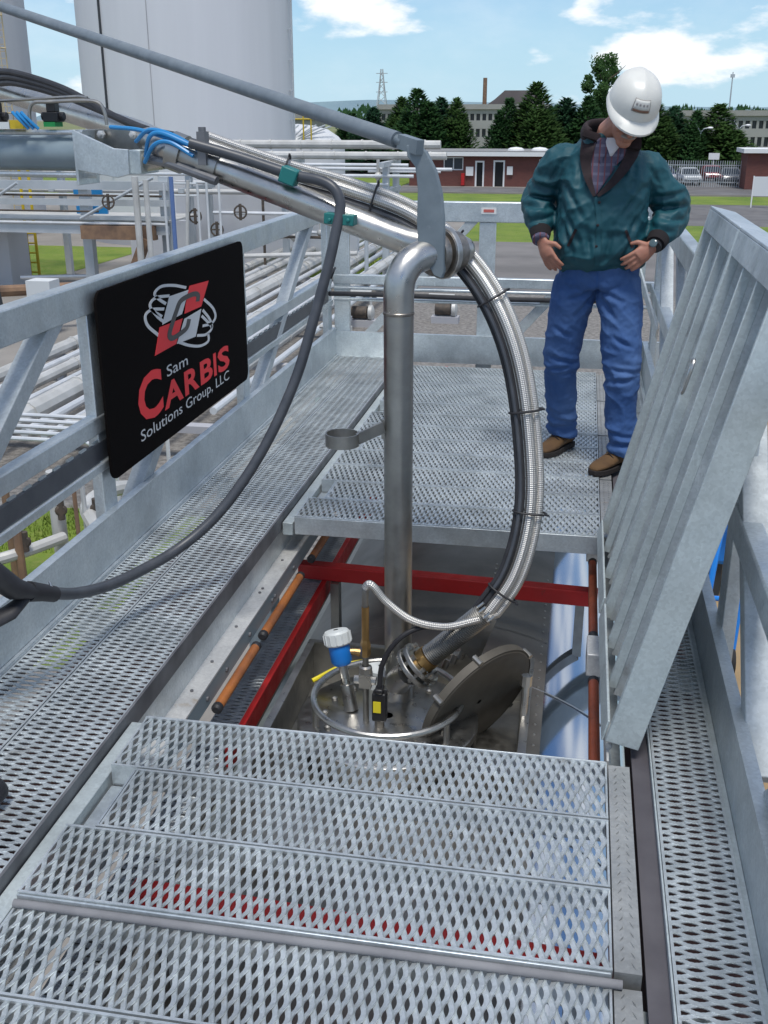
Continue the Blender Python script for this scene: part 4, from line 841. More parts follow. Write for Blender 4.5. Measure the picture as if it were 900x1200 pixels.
# dark flat cable run in the channel of the left rail and round the far rail
mb = MB(); mb.bar((-1.69, .9, .434), (-1.69, 7.12, .434), .014, .072); solo(mb, 'cable_duct', M['cable'], 'dark flat cable duct along the lower rail of the left railing', 'cable duct', bevel=.003)
mb = MB()
for i in range(60): mb.box(-1.694, -1.686, 1.0+i*.1, 1.0+i*.1+.045, .4705, .478)
solo(mb, 'cable_tray_lip', M['galv'], 'slotted steel lip on top of the dark cable duct', 'cable tray')
mb = MB(); mb.tube(cr([(-1.66, 7.05, .46), (-1.5, 7.19, .44), (-1.2, 7.205, .437), (-.6, 7.205, .43), (0, 7.205, .435), (.22, 7.2, .44), (.30, 7.17, .42), (.36, 7.12, .36)], 6), .017, 10)
solo(mb, 'power_cable', M['rubber'], 'thick black cable run along the far railing', 'cable')
mb = MB(); mb.tube(cr([(-1.62, 6.8, .6), (-1.60, 6.95, .64), (-1.63, 7.08, .62), (-1.67, 7.15, .55)], 6), .008, 8)
solo(mb, 'loop_cable', M['rubber'], 'thin black cable loop at the far left railing corner', 'cable')
# small warning sticker on the far rail
mb = MB(); mb.box(-.66, -.56, 7.214, 7.218, .985, 1.025); st = solo(mb, 'warning_sticker', mat('sticker_white', (.7,.7,.68), .6), 'small pale sticker with red band on the far top rail', 'sticker')
mb = MB(); mb.box(-.645, -.575, 7.2125, 7.2139, .995, 1.014); mb.build('red_band', mat('sticker_red', (.5,.12,.1), .6), st)
# swing gate post and folding stay by the man
g = thing('gate_post', 'pair of square tubes and bolted stay beside the man\'s elbow', 'gate post', (.36, 6.9, 0))
mb = MB(); mb.box(.27, .33, 7.0, 7.06, .08, .46); mb.build('lower_tube', M['galv'], g, bevel=.004)
mb = MB(); mb.box(.27, .33, 7.0, 7.06, .62, .98); mb.build('upper_tube', M['galv'], g, bevel=.004)
mb = MB(); mb.box(.345, .415, 6.98, 7.05, 0, 1.0); mb.build('post', M['galv_dull'], g, bevel=.004)
mb = MB(); mb.bar((.38, 6.96, .66), (.47, 6.3, .40), .012, .06); mb.build('stay', M['galv'], g)
for z in (.66, .60): 
    mb = MB(); mb.cyl((.375, 6.975, z), (.375, 6.955, z), .014, 8); mb.build('bolt', M['flange'], g)

# ================================================================= the sign
black = mat('sign_black', (.012,.010,.010), .55); nb = noise_node(black, 420, 2); setc(black, ramp(black, nb, .4, .75, (.004,.0035,.0035), (.014,.011,.0105))); black.node_tree.nodes['Principled BSDF'].inputs['Specular IOR Level'].default_value = .04; black.node_tree.nodes['Principled BSDF'].inputs['Roughness'].default_value = .85
s_red = mat('sign_red', (.80,.022,.03), .6); s_grey = mat('sign_silver', (.60,.61,.62), .5); s_dark = mat('sign_dark_grey', (.055,.052,.052), .5)
SX = -1.646
sg = thing('company_sign', 'black rectangular company sign with red and silver logo on the left railing', 'sign', (SX-.006, 4.3, .3))
def rrect(y0, y1, z0, z1, rad, n=6):
    q = []
    for (cy, cz, a0) in ((y1-rad, z1-rad, 0), (y0+rad, z1-rad, 90), (y0+rad, z0+rad, 180), (y1-rad, z0+rad, 270)):
        for k in range(n+1): a = R(a0+90*k/n); q.append((cy+rad*math.cos(a), cz+rad*math.sin(a)))
    return q
mb = MB(); mb.prism([(SX-.012, y, z) for y, z in rrect(3.455, 5.14, .318, 1.012, .045)], (.010, 0, 0)); mb.build('board', black, sg)
def flat(name, poly, m_, lift):
    mb = MB(); mb.prism([(SX-.0022+lift, y, z) for y, z in poly], (.0012, 0, 0)); mb.build(name, m_, sg, smooth=0)
def stroke(name, pts, wd, m_, lift, stretch=2.2, taper=False):
    q = cr([(0, y/stretch, z) for y, z in pts], 8); mb = MB(); a = []; b = []
    for i, p in enumerate(q):
        t = (q[min(i+1, len(q)-1)]-q[max(i-1, 0)]).normalized(); n_ = Vector((0, -t.z, t.y))
        f = (.45+.55*math.sin(math.pi*min(1, max(0, i/(len(q)-1))))) if taper else 1
        a.append(p+n_*wd/2*f); b.append(p-n_*wd/2*f)
    x = SX-.0022+lift; m_n = len(q)
    vs = [(x, p.y*stretch, p.z) for p in a]+[(x, p.y*stretch, p.z) for p in b]+[(x+.0012, p.y*stretch, p.z) for p in a]+[(x+.0012, p.y*stretch, p.z) for p in b]
    fs = []
    for i in range(m_n-1):
        fs += [(2*m_n+i, 2*m_n+i+1, 3*m_n+i+1, 3*m_n+i), (i, m_n+i, m_n+i+1, i+1), (i, i+1, 2*m_n+i+1, 2*m_n+i), (m_n+i, 3*m_n+i, 3*m_n+i+1, m_n+i+1)]
    fs += [(0, 2*m_n, 3*m_n, m_n), (m_n-1, 2*m_n-1, 4*m_n-1, 3*m_n-1)]
    mb.add(vs, fs); mb.build(name, m_, sg, smooth=0)
for k in (
 [(4.33,.9),(4.193,.929),(4.062,.945),(3.99,.935),(3.98,.92)], [(4.132,.896),(3.996,.91),(3.93,.897),(3.942,.869),(4.038,.827)],
 [(4.067,.853),(3.942,.871),(3.873,.86),(3.887,.818),(3.989,.76)], [(4.54,.818),(4.65,.761),(4.682,.715),(4.623,.695),(4.504,.704)],
 [(4.517,.773),(4.597,.72),(4.625,.674),(4.541,.659),(4.427,.676)], [(4.571,.659),(4.565,.624),(4.461,.623),(4.325,.652),(4.199,.692)],
 [(3.942,.869),(4.0,.83),(4.06,.80)], [(3.98,.92),(4.03,.895),(4.09,.87)], [(4.625,.674),(4.59,.70),(4.50,.75)]):
    stroke('logo_ring', k, .0115, s_grey, .0)
flat('logo_red_block', [(4.371,.902),(4.612,.89),(4.497,.793),(4.287,.796),(4.333,.872)], s_red, .0013)
flat('logo_red_block', [(4.003,.79),(4.26,.781),(4.168,.69),(3.933,.689)], s_red, .0013)
flat('logo_silver_block', [(4.129,.894),(4.355,.887),(4.256,.80),(4.032,.795)], s_grey, .0013)
flat('logo_silver_block', [(4.283,.775),(4.495,.782),(4.404,.676),(4.177,.688)], s_grey, .0013)
stroke('logo_letter_c', [(4.452,.822),(4.462,.846),(4.42,.860),(4.323,.862),(4.243,.854),(4.193,.823),(4.134,.778),(4.098,.742),(4.128,.722),(4.219,.724),(4.299,.734),(4.335,.765)], .021, s_dark, .0026)
def letters(txt, y0, y1, z0, z1, m_, name='lettering', bold=0., shear=0., lift=.0013):
    cu = bpy.data.curves.new('t', 'FONT'); cu.body = txt; cu.size = 1; cu.extrude = .0; cu.offset = bold; cu.shear = shear; cu.resolution_u = 3
    o = bpy.data.objects.new('t', cu); COL.objects.link(o); dg = bpy.context.evaluated_depsgraph_get(); me = bpy.data.meshes.new_from_object(o.evaluated_get(dg))
    bpy.data.objects.remove(o); xs = [v.co.x for v in me.vertices]; ys = [v.co.y for v in me.vertices]
    a0, a1, b0, b1 = min(xs), max(xs), min(ys), max(ys); ox, oy, oz = ORG[sg.name]
    for v in me.vertices:
        x, y = v.co.x, v.co.y
        v.co = (SX-.0022+lift-ox, y0+(x-a0)/(a1-a0)*(y1-y0)-oy, z0+(y-b0)/(b1-b0)*(z1-z0)-oz)
    me.materials.clear(); me.materials.append(m_); me.update(); return link(name, me, sg)
letters('Sam', 4.045, 4.29, .575, .622, s_grey)
letters('C', 3.735, 3.985, .448, .640, s_red, bold=.030)
letters('A', 3.995, 4.215, .446, .553, s_red, bold=.030); letters('R', 4.235, 4.415, .446, .553, s_red, bold=.030); letters('B', 4.435, 4.60, .446, .553, s_red, bold=.030)
letters('I', 4.617, 4.655, .446, .553, s_red, bold=.03); letters('S', 4.678, 4.848, .442, .557, s_red, bold=.030)
letters('Solutions Group, LLC', 3.735, 4.83, .372, .432, s_grey)
# ================================================================= road tanker under the hatch
TX, TR_, TZ = -.45, 1.15, -1.78
tkr = thing('road_tanker', 'steel road tanker parked under the platform with its manway open', 'tanker', (TX, 3.5, G))
def arc_sheet(name, x0, x1, y0, y1, m, lift=0., n=28):
    a0 = math.asin((x0-TX)/TR_); a1 = math.asin((x1-TX)/TR_); mb = MB(); vs = []; fs = []; rr_ = TR_+lift
    for i in range(n+1):
        a = a0+(a1-a0)*i/n
        for y in (y0, y1): vs.append((TX+rr_*math.sin(a), y, TZ+rr_*math.cos(a)))
    for i in range(n): fs.append((2*i, 2*i+2, 2*i+3, 2*i+1))
    mb.add(vs, fs); return mb.build(name, m, tkr, smooth=60)
arc_sheet('top_cladding', -1.25, -.035, 2.3, 4.42, M['tank_top'], .004); arc_sheet('top_cladding', -1.25, -.035, 4.424, 9.2, M['tank_top'], .004); arc_sheet('top_cladding', -1.25, -.035, -1.5, 2.296, M['tank_top'], .004)
arc_sheet('polished_side_sheet', -.05, .55, -1.5, 3.06, M['tank_mirror'], 0); arc_sheet('polished_side_sheet', -.05, .55, 3.063, 3.98, M['tank_mirror'], 0); arc_sheet('polished_side_sheet', -.05, .55, 3.983, 9.2, M['tank_mirror'], 0)
mb = MB(); mb.lathe([(TR_-.006, -1.5), (TR_-.006, 9.2)], (TX, 0, TZ), (0,1,0), 64, True); mb.build('tank_barrel', M['stainless_dull'], tkr)
mb = MB()
for (x, y0, y1, st) in ((-.33, 3.95, 5.2, .06), (-.30, 2.6, 3.2, .07), (-.06, 2.5, 5.2, .075)):
    y = y0
    while y < y1:
        z = TZ+math.sqrt(TR_**2-(x-TX)**2)+.004; mb.lathe([(.006,0),(.005,.003),(.001,.004)], (x,y,z), n=6); y += st
for k in range(14):
    a = R(150-k*8); x, y = -.62+.62*math.cos(a)*1.1, 3.5+.75*math.sin(a)*.9
    if abs(x-TX) < 1: mb.lathe([(.006,0),(.005,.003),(.001,.004)], (x, y, TZ+math.sqrt(TR_**2-(x-TX)**2)+.005), n=6)
mb.build('rivet', M['stainless'], tkr)['kind'] = 'stuff'
for y in (3.06, 3.98):
    mb = MB(); vs = [(TX+(TR_+.004)*math.sin(a), y+.0015, TZ+(TR_+.004)*math.cos(a)) for a in [R(18+i*2) for i in range(22)]]; mb.tube(vs, .003, 6); mb.build('seam_wire', M['stainless'], tkr)
tplank = grip_mesh('walk_plank', 3.2, .112)
for y in (1.3, 4.52):
    o = put(tplank, 'walk_plank', tkr, (-1.122-TX, y-3.5, -.505-G), (0,0,R(90)))
mb = MB(); mb.box(-1.25,-1.10,-1.5,9.2,-.60,-.568); mb.build('walkway_bracket', M['stainless_dull'], tkr)
mb = MB(); mb.box(-1.119, -1.095, 3.02, 9.2, -.58, -.492); mb.build('red_kerb', M['red'], tkr, bevel=.003)
mb = MB(); mb.bar((-1.235, 4.515, -.455), (.175, 4.435, -.455), .065, .075); mb.build('red_cross_bar', M['red'], tkr, bevel=.006)
mb = MB(); mb.bar((-1.12, 2.22, -.455), (.175, 2.16, -.455), .065, .075); mb.build('red_cross_bar', M['red'], tkr, bevel=.006)
for x in (-1.05, .1):
    for y in (4.48, 2.19):
        mb = MB(); mb.box(x-.02, x+.02, y-.03, y+.03, TZ+math.sqrt(TR_**2-(x-TX)**2), -.494); mb.build('bar_foot', M['stainless_dull'], tkr)
# chassis and wheels, mostly out of sight under the barrel
for x in (-1.0, .1):
    mb = MB(); mb.box(x-.06, x+.06, -1.4, 9.0, -3.35, -2.9); mb.build('chassis_beam', M['red'], tkr)
for y in (6.2, 7.6):
    for x in (-1.45, .35):
        mb = MB(); mb.lathe([(.2,-.14),(.5,-.15),(.52,-.1),(.52,.1),(.5,.15),(.2,.14)], (x, y, G+.52), (1,0,0), 24, True); wh_ = mb.build('wheel', M['tyre'], tkr)
        mb = MB(); mb.lathe([(.3,-.155),(.12,-.12),(.02,-.12)], (x, y, G+.52), (1,0,0), 16); mb.build('rim', M['chrome'], wh_)
# spill box round the manway
bxz0, bxz1 = -.80, -.455
for (x0,x1,y0,y1) in ((-.995,-.987,2.70,3.792),(-.987,-.085,3.784,3.792),(-.093,-.085,2.70,3.784)):
    mb = MB(); mb.box(x0,x1,y0,y1,bxz0,bxz1); mb.build('spill_box_wall', M['stainless_dull'], tkr)
for (x0,x1,y0,y1) in ((-1.006,-.978,2.70,3.80),(-.978,-.077,3.775,3.80),(-.105,-.077,2.70,3.775)):
    mb = MB(); mb.box(x0,x1,y0,y1,bxz1,bxz1+.006); mb.build('spill_box_rim', M['stainless'], tkr)
mb = MB(); mb.box(-.986,-.094,2.70,3.783,-.645,-.640); mb.build('spill_box_floor', M['stainless_dull'], tkr)
MC = Vector((-.595, 3.345, -.5))
lid = MB(); lid.lathe([(.29,-.145),(.29,-.03),(.335,-.03),(.335,-.006),(.325,0),(.02,.004)], MC, n=56); nk = lid.build('manway_neck', M['stainless'], tkr)
for k in range(14):
    a = 2*math.pi*k/14+.1; mb = MB(); mb.lathe([(.013,0),(.013,.012),(.006,.016),(.001,.017)], (MC.x+.235*math.cos(a), MC.y+.235*math.sin(a), MC.z), n=8); mb.build('bolt', M['stainless_dull'], nk)
mb = MB(); mb.tube([(MC.x+.272*math.cos(R(a)), MC.y+.272*math.sin(R(a)), -.415) for a in range(0, 361, 6)], .0125, 10, cap=False); mb.build('handle_ring', M['stainless'], tkr)
for a in (205, 95, 330, 20):
    mb = MB(); mb.cyl((MC.x+.272*math.cos(R(a)), MC.y+.272*math.sin(R(a)), -.5), (MC.x+.272*math.cos(R(a)), MC.y+.272*math.sin(R(a)), -.42), .012, 8); mb.build('ring_post', M['stainless_dull'], tkr)
# open cover, swung up on its hinge
cn = Vector((.68,-.56,-.33)).normalized(); cc = Vector((-.262, 3.40, -.435))
M['cover_inner'] = varied('cover_inside', (.075,.068,.056), (.115,.105,.088), 6, .65, .3)
mb = MB(); mb.lathe([(.01,0),(.205,0),(.213,.006),(.240,.006),(.247,.0),(.247,-.026),(.232,-.036),(.01,-.048)], cc, cn, 48); cv = mb.build('manway_cover', M['cover_inner'], tkr, smooth=40)
mb = MB(); mb.lathe([(.2475,.003),(.2505,.003),(.2505,-.028),(.2475,-.028)], cc, cn, 48); mb.build('cover_rim', M['cover_inner'], cv)
t1 = cn.cross(Vector((0,0,1))).normalized(); t2 = cn.cross(t1).normalized()
for a in (20, 75, 150, 215, 290, 335):
    q = cc+t1*math.cos(R(a))*.254+t2*math.sin(R(a))*.254; mb = MB(); mb.lathe([(.011,.004),(.011,-.036)], q, cn, 8, True); mb.build('cover_lug', M['stainless_dull'], cv)
q = cc-cn*.05+t2*-.0; mb = MB(); up_ = Vector((0,0,1))
mb.prism([q+Vector((-.05,-.02,.20)), q+Vector((.05,.0,.315)), q+Vector((.085,.01,.30)), q+Vector((.02,-.01,.12))], -cn*.012); mb.build('latch_plate', M['stainless_dull'], cv)
mb = MB(); mb.cyl((-.105,3.33,-.66),(-.095,3.38,-.34),.013,10); mb.cyl((-.095,3.38,-.34),(-.093,3.385,-.30),.02,8); mb.build('cover_stay', M['stainless'], tkr)
for i in range(5):
    p = Vector((-.40+.028*i, 3.44+.01*i, -.33+.017*i)); mb = MB(); mb.tube([p, p+Vector((.012,.01,.03))], .013, 8); mb.build('hinge_knuckle', M['stainless'], tkr)
mb = MB(); mb.tube(cr([(-.92,3.5,-.47),(-.82,3.58,-.44),(-.72,3.62,-.43),(-.66,3.60,-.44)], 6), .009, 8); mb.build('yellow_strap', M['yellow'], tkr)
mb = MB(); mb.lathe([(.05,0),(.05,.07),(.058,.072),(.058,.085),(.01,.09)], (-.66,3.56,-.5), n=20); mb.build('vent_stub', M['cap_white'], tkr)

# ================================================================= instruments on the manway
ls = thing('level_sensor', 'blue level sensor with round pale cap on the manway', 'sensor', (-.735, 3.362, -.5))
ax0, ax1 = Vector((-.735,3.362,-.498)), Vector((-.775,3.398,-.33)); axd = (ax1-ax0).normalized()
mb = MB(); mb.tube([ax0, ax0+axd*.1, ax0+axd*.102, ax1], [.026,.026,.017,.017], 14); mb.build('stem', M['stainless'], ls)
mb = MB(); mb.tube([ax1, ax1+axd*.015, ax1+axd*.075, ax1+axd*.08], [.03,.04,.04,.03], 20); mb.build('housing', M['blue'], ls)
mb = MB(); mb.lathe([(.01,.135),(.043,.132),(.049,.124),(.050,.083),(.046,.078),(.01,.078)], ax1, axd, 28); mb.build('cap', M['cap_white'], ls)
for k in range(14):
    a = 2*math.pi*k/14; q = axd.cross(Vector((0,0,1))).normalized(); q2 = axd.cross(q); mb = MB(); c = ax1+(q*math.cos(a)+q2*math.sin(a))*.0505; mb.tube([c+axd*.086, c+axd*.122], .003, 5); mb.build('grip_rib', M['cap_white'], ls)
mb = MB(); c = ax1+axd*.05; mb.tube([c, c+Vector((.055,.01,.0)), c+Vector((.075,.012,-.004))], [.013,.013,.017], 10); mb.build('cable_gland', M['brass'], ls)
vr = thing('sample_riser', 'slim riser pipe with brass fitting and small valve on the manway', 'pipe', (-.668, 3.3, -.5))
mb = MB(); mb.tube(cr([(-.668,3.3,-.5),(-.668,3.3,-.3),(-.668,3.3,-.1),(-.668,3.3,.0),(-.664,3.3,.03),(-.650,3.302,.045)], 4), .0115, 10); mb.build('tube', M['stainless_dull'], vr)
mb = MB(); mb.lathe([(.012,0),(.019,.01),(.019,.05),(.014,.07)], (-.668,3.3,-.235), n=6); mb.lathe([(.0135,.07),(.0135,.20)], (-.668,3.3,-.235), n=10); mb.build('brass_fitting', M['brass'], vr)
mb = MB(); mb.box(-.69,-.646,3.28,3.32,-.355,-.30); mb.cyl((-.71,3.3,-.33),(-.63,3.3,-.33),.016,8); mb.lathe([(.024,-.30),(.024,-.275),(.015,-.27)], (-.668,3.3,0), n=8); mb.build('valve_body', M['stainless'], vr)
cnr = thing('plug_connector', 'black plug with yellow label on the manway plate', 'connector', (-.612, 3.27, -.5))
mb = MB(); mb.box(-.637,-.585,3.25,3.29,-.47,-.355); mb.box(-.627,-.595,3.245,3.29,-.355,-.335); mb.build('body', M['black'], cnr, bevel=.006)
mb = MB(); mb.box(-.631,-.603,3.2465,3.2485,-.43,-.385); mb.build('yellow_label', M['yellow'], cnr)
mb = MB(); mb.cyl((-.612,3.27,-.5),(-.612,3.27,-.47),.018,10); mb.build('socket', M['weld'], cnr)

# ================================================================= loading arm
la = thing('loading_arm', 'stainless loading arm: sloping pipe, swivel and long vertical drop pipe', 'loading arm', (-.587, 3.5, -.5))
mb = MB(); mb.cyl((-.582,3.5,-.497),(-.587,3.5,.965),.0508,32); mb.build('drop_pipe', M['drop'], la)
mb = MB(); mb.lathe([(.0508,0),(.0535,.003),(.0535,.009),(.0508,.012)], (-.587,3.5,.96), n=32); mb.build('weld_bead', M['weld'], la)
el = cr([(-.587,3.5,.972),(-.587,3.5,1.03),(-.580,3.508,1.085),(-.555,3.535,1.128),(-.515,3.578,1.148),(-.475,3.622,1.150)], 6)
mb = MB(); mb.tube(el, .0515, 32); mb.build('elbow', M['stainless'], la)
sa = Vector((.6,.78,0)).normalized(); s0 = Vector((-.492,3.604,1.150))
mb = MB(); mb.lathe([(.052,-.004),(.072,-.002),(.075,.004),(.075,.022),(.066,.024),(.066,.034),(.082,.036),(.084,.042),(.084,.060),(.080,.066),(.068,.068),(.068,.115),(.052,.118)], s0, sa, 40); mb.build('swivel_joint', M['weld'], la)
mb = MB(); mb.lathe([(.0845,.040),(.088,.043),(.088,.060),(.0845,.063)], s0, sa, 40); mb.build('swivel_ring', M['stainless'], la)
a_end = Vector((-1.44,3.78,1.465)); arm0 = cr([s0+sa*.11, s0+sa*.15+Vector((-.005,.0,.0)), Vector((-.445,3.745,1.155)), Vector((-.52,3.745,1.155))], 6)[:-1] + [Vector((-.60,3.735,1.176)), Vector((-1.0,3.757,1.315)), a_end]
mb = MB(); mb.tube(arm0, .049, 28); mb.build('arm_pipe', M['stainless'], la)
ud = (Vector((-.60,3.735,1.176))-a_end).normalized()
mb = MB(); mb.tube([a_end-ud*.02, a_end+ud*.03, a_end+ud*.032, a_end+ud*.10, a_end+ud*.102, a_end+ud*.17], [.068,.068,.056,.056,.062,.058], 28); mb.build('arm_swivel', M['drop'], la)
mb = MB(); mb.tube(cr([a_end, a_end+Vector((-.06,.03,.02)), a_end+Vector((-.14,.14,.035)), Vector((-1.84,4.3,1.535)), Vector((-2.4,4.85,1.62)), Vector((-3.6,6.0,1.80)), Vector((-5.22,7.55,2.04))], 5), .050, 24); mb.build('inboard_pipe', M['stainless'], la)
# ring holder on the drop pipe
hc = Vector((-.765,3.40,.545)); mb = MB(); mb.lathe([(.054,-.022),(.058,-.022),(.058,.022),(.054,.022),(.054,-.022)], hc, (0,0,1), 32); mb.build('cup_ring', M['stainless_dull'], la)
mb = MB(); mb.bar(hc+Vector((.052,.012,.0)), (-.633,3.47,.575), .010, .04); mb.build('ring_bracket', M['stainless_dull'], la)
mb = MB(); mb.box(-.642,-.630,3.475,3.505,.53,.60); mb.build('bracket_pad', M['stainless_dull'], la)
# balance rod, fork and curved blade
rd0, rd1 = Vector((-.615,3.62,1.512)), Vector((-5.2,7.712,2.636)); rdd = (rd1-rd0).normalized()
mb = MB(); mb.tube([rd0, rd1], .0265, 20); mb.build('balance_rod', M['rod'], la)
mb = MB(); mb.tube([rd0-rdd*.0, rd0-rdd*.03, rd0-rdd*.035], [.018,.018,.012], 12); mb.bar(rd0-rdd*.02, rd0-rdd*.12, .03, .045); mb.build('rod_fork', M['blade'], la)
by = 3.555; bl = [(-.575,1.497),(-.545,1.503),(-.510,1.478),(-.478,1.420),(-.458,1.350),(-.449,1.270),(-.444,1.10),(-.452,1.075),(-.478,1.085),(-.500,1.12),(-.530,1.15),(-.538,1.25),(-.536,1.36),(-.545,1.43),(-.572,1.463)]
mb = MB(); mb.prism([(x, by, z) for x, z in bl], (.006,.014,0)); mb.build('curved_blade', M['blade'], la, smooth=20, bevel=.003)
# support beam with conduits, at the left edge
bm_ = thing('support_beam', 'thick grey horizontal support beam at the left edge of the picture', 'beam', (-2.4, 4.1, 1.4))
mb = MB(); mb.tube([(-4.6,4.357,1.452),(-1.875,4.0,1.452)], .066, 28); mb.build('tube', M['arm_grey'], bm_)
mb = MB(); mb.tube([(-4.6,4.307,1.528),(-1.87,3.95,1.528)], .010, 8); mb.build('top_conduit', M['galv'], bm_)
mb = MB(); mb.tube([(-4.6,4.307,1.374),(-1.83,3.95,1.374)], .011, 8); mb.build('bottom_conduit', M['galv'], bm_)
bk = thing('pivot_bracket', 'bolted grey plate bracket joining the beam to the arm', 'bracket', (-1.72, 3.9, 1.36))
mb = MB(); mb.prism([(-1.885,3.90,1.535),(-1.71,3.84,1.475),(-1.645,3.82,1.472),(-1.645,3.82,1.385),(-1.70,3.835,1.372),(-1.885,3.90,1.395)], (.004,.012,0)); mb.build('front_plate', M['galv'], bk, bevel=.002)
mb = MB(); mb.box(-1.893,-1.881,3.9,4.08,1.34,1.538); mb.build('end_plate', M['galv'], bk, bevel=.002)
mb = MB(); mb.prism([(-1.88,4.07,1.54),(-1.66,4.0,1.54),(-1.62,3.98,1.47),(-1.62,3.98,1.40),(-1.88,4.07,1.40)], (.004,.012,0)); mb.build('rear_plate', M['stainless_dull'], bk, bevel=.002)
mb = MB(); mb.box(-1.655,-1.60,3.83,4.0,1.385,1.47); mb.build('pivot_block', M['galv_dull'], bk, bevel=.004)
for x, z in ((-1.84,1.52),(-1.69,1.52)):
    mb = MB(); mb.lathe([(.016,0),(.016,-.014),(.008,-.016),(.008,-.024),(.001,-.025)], (x,4.045 if x < -1.8 else 4.0,z), (0,1,0), 6); mb.build('bolt', M['flange'], bk)
mb = MB(); mb.tube([(-1.62,3.9,1.425),(-1.50,3.82,1.44)], .035, 16); mb.build('pivot_pin', M['stainless'], bk)
# control valves on top of the beam
for i, (x, lb) in enumerate(((-2.235,'black control valve with green base nearest the left picture edge'), (-2.0,'black control valve with green base under the bent tube loop'))):
    v = thing('control_valve', lb, 'valve', (x, 3.98, 1.535), 'control valves on the support beam')
    mb = MB(); mb.box(x-.03,x+.03,3.95,4.01,1.565,1.60); mb.box(x-.018,x+.018,3.96,4.0,1.60,1.635); mb.cyl((x-.045,3.98,1.585),(x+.045,3.98,1.585),.016,10); mb.build('body', M['black'], v, bevel=.003)
    mb = MB(); mb.box(x-.026,x+.02,3.945,4.01,1.548,1.565); mb.build('green_base', mat('green_base', (.01,.25,.06), .5), v)
mb = MB(); mb.tube(cr([(-2.07,3.93,1.54),(-2.07,3.93,1.60),(-2.05,3.93,1.632),(-1.99,3.93,1.636),(-1.85,3.93,1.640),(-1.79,3.93,1.632),(-1.77,3.93,1.60),(-1.765,3.93,1.555)], 5), .007, 8); solo(mb, 'tube_loop', M['stainless_dull'], 'bent steel tube loop standing over the support beam', 'tube')
mb = MB(); mb.tube([(-2.25,4.02,1.64),(-1.9,4.0,1.655),(-1.86,3.99,1.65)], .006, 8); solo(mb, 'steel_rod', M['stainless_dull'], 'thin steel rod behind the bent tube loop', 'rod')
mb = MB(); mb.box(-2.225,-2.17,3.95,4.0,1.54,1.565); solo(mb, 'white_junction', M['cap_white'], 'small white junction box on the support beam', 'junction box')
mb = MB(); mb.box(-2.168,-2.115,3.952,4.0,1.54,1.572); solo(mb, 'yellow_tag', M['yel_paint'], 'yellow tag block on the support beam', 'tag')
for i in range(3):
    mb = MB(); mb.tube(cr([(-2.14+.018*i,3.93,1.60),(-2.11+.018*i,3.92,1.575),(-2.08+.02*i,3.93,1.54)], 4), .006, 6); solo(mb, 'blue_tube', M['blue_tube'], ('left', 'middle', 'right')[i]+' one of the three short blue tubes beside the yellow tag', 'tube', 'short blue tubes on the beam')
# blue air lines on the arm
bl_ = [((-1.72,3.86,1.548),(-1.58,3.78,1.540),(-1.45,3.73,1.512),(-1.34,3.72,1.480)), ((-1.60,3.80,1.50),(-1.52,3.74,1.54),(-1.42,3.72,1.52),(-1.33,3.72,1.47)), ((-1.56,3.78,1.45),(-1.52,3.73,1.515),(-1.47,3.72,1.53),(-1.36,3.71,1.49)), ((-1.56,3.77,1.43),(-1.50,3.72,1.49),(-1.44,3.715,1.50),(-1.35,3.70,1.455))]
for i, p in enumerate(bl_):
    mb = MB(); mb.tube(cr(p, 6), .0075, 8); solo(mb, 'air_line', M['blue_tube'], ('topmost blue air line running along the arm joint', 'blue air line with the highest loop over the arm joint', 'blue air line rising from the pivot pin', 'lowest blue air line looping over the arm joint')[i], 'tube', 'blue air lines on the arm')
mb = MB(); mb.box(-1.335,-1.305,3.70,3.745,1.425,1.535); mb.cyl((-1.32,3.72,1.535),(-1.32,3.72,1.55),.014,8); solo(mb, 'clamp_block', M['galv_edge'], 'dark upright clamp block on the arm pipe', 'clamp')
mb = MB(); mb.tube([(-1.56,3.80,1.44),(-1.45,3.735,1.428),(-1.27,3.70,1.372)], .016, 10); solo(mb, 'dark_bar', M['galv_edge'], 'short dark bar below the blue air lines', 'bar')

# ================================================================= hoses and cables
view = Vector((-.1,1,-.1)).normalized()
path = cr([(-1.449,3.79,1.520),(-1.295,3.79,1.462),(-1.048,3.79,1.385),(-.834,3.78,1.330),(-.592,3.77,1.247),(-.407,3.73,1.115),(-.285,3.69,.962),(-.200,3.65,.762),(-.148,3.59,.503),(-.132,3.52,.276),(-.172,3.45,.073),(-.262,3.40,-.075)], 7)
def offset(pts, o, dpt=0.):
    res = []
    for i, p in enumerate(pts):
        t = (pts[min(i+1,len(pts)-1)]-pts[max(i-1,0)]).normalized(); n_ = t.cross(view).normalized(); res.append(p+n_*o+view*dpt)
    return res
def hose(name, pts, r_, m, label, cat, grp=None, n=14):
    mb = MB(); mb.tube(pts, r_, n); return solo(mb, name, m, label, cat, grp)
hs_a = offset(path, .016); hs_b = offset(path, .047, .006)
hose('braided_hose', hs_a[4:], .0215, M['braid'], 'main braided steel hose in the middle of the hanging bundle', 'hose')
hose('braided_hose', hs_b[4:-1] + cr([hs_b[-2], (-.30,3.345,-.085), (-.39,3.315,-.098), (-.50,3.30,-.075), (-.59,3.30,-.012), (-.635,3.301,.040), (-.655,3.301,.052), (-.668,3.3,.035)], 6)[2:], .0140, M['braid'], 'thin braided hose on the outside of the bundle, looping to the slim riser', 'hose', n=12)
hose('black_cable', offset(path, -.016)[0:] + cr([(-.285,3.41,-.10), (-.36,3.36,-.115), (-.47,3.31,-.105), (-.55,3.28,-.15), (-.60,3.268,-.24), (-.612,3.268,-.335)], 6)[1:], .0095, M['rubber'], 'black cable of the bundle that runs down to the plug connector', 'cable', n=10)
hose('black_cable', offset(path, -.033, .004), .0095, M['rubber'], 'innermost black cable of the hanging hose bundle', 'cable', n=10)
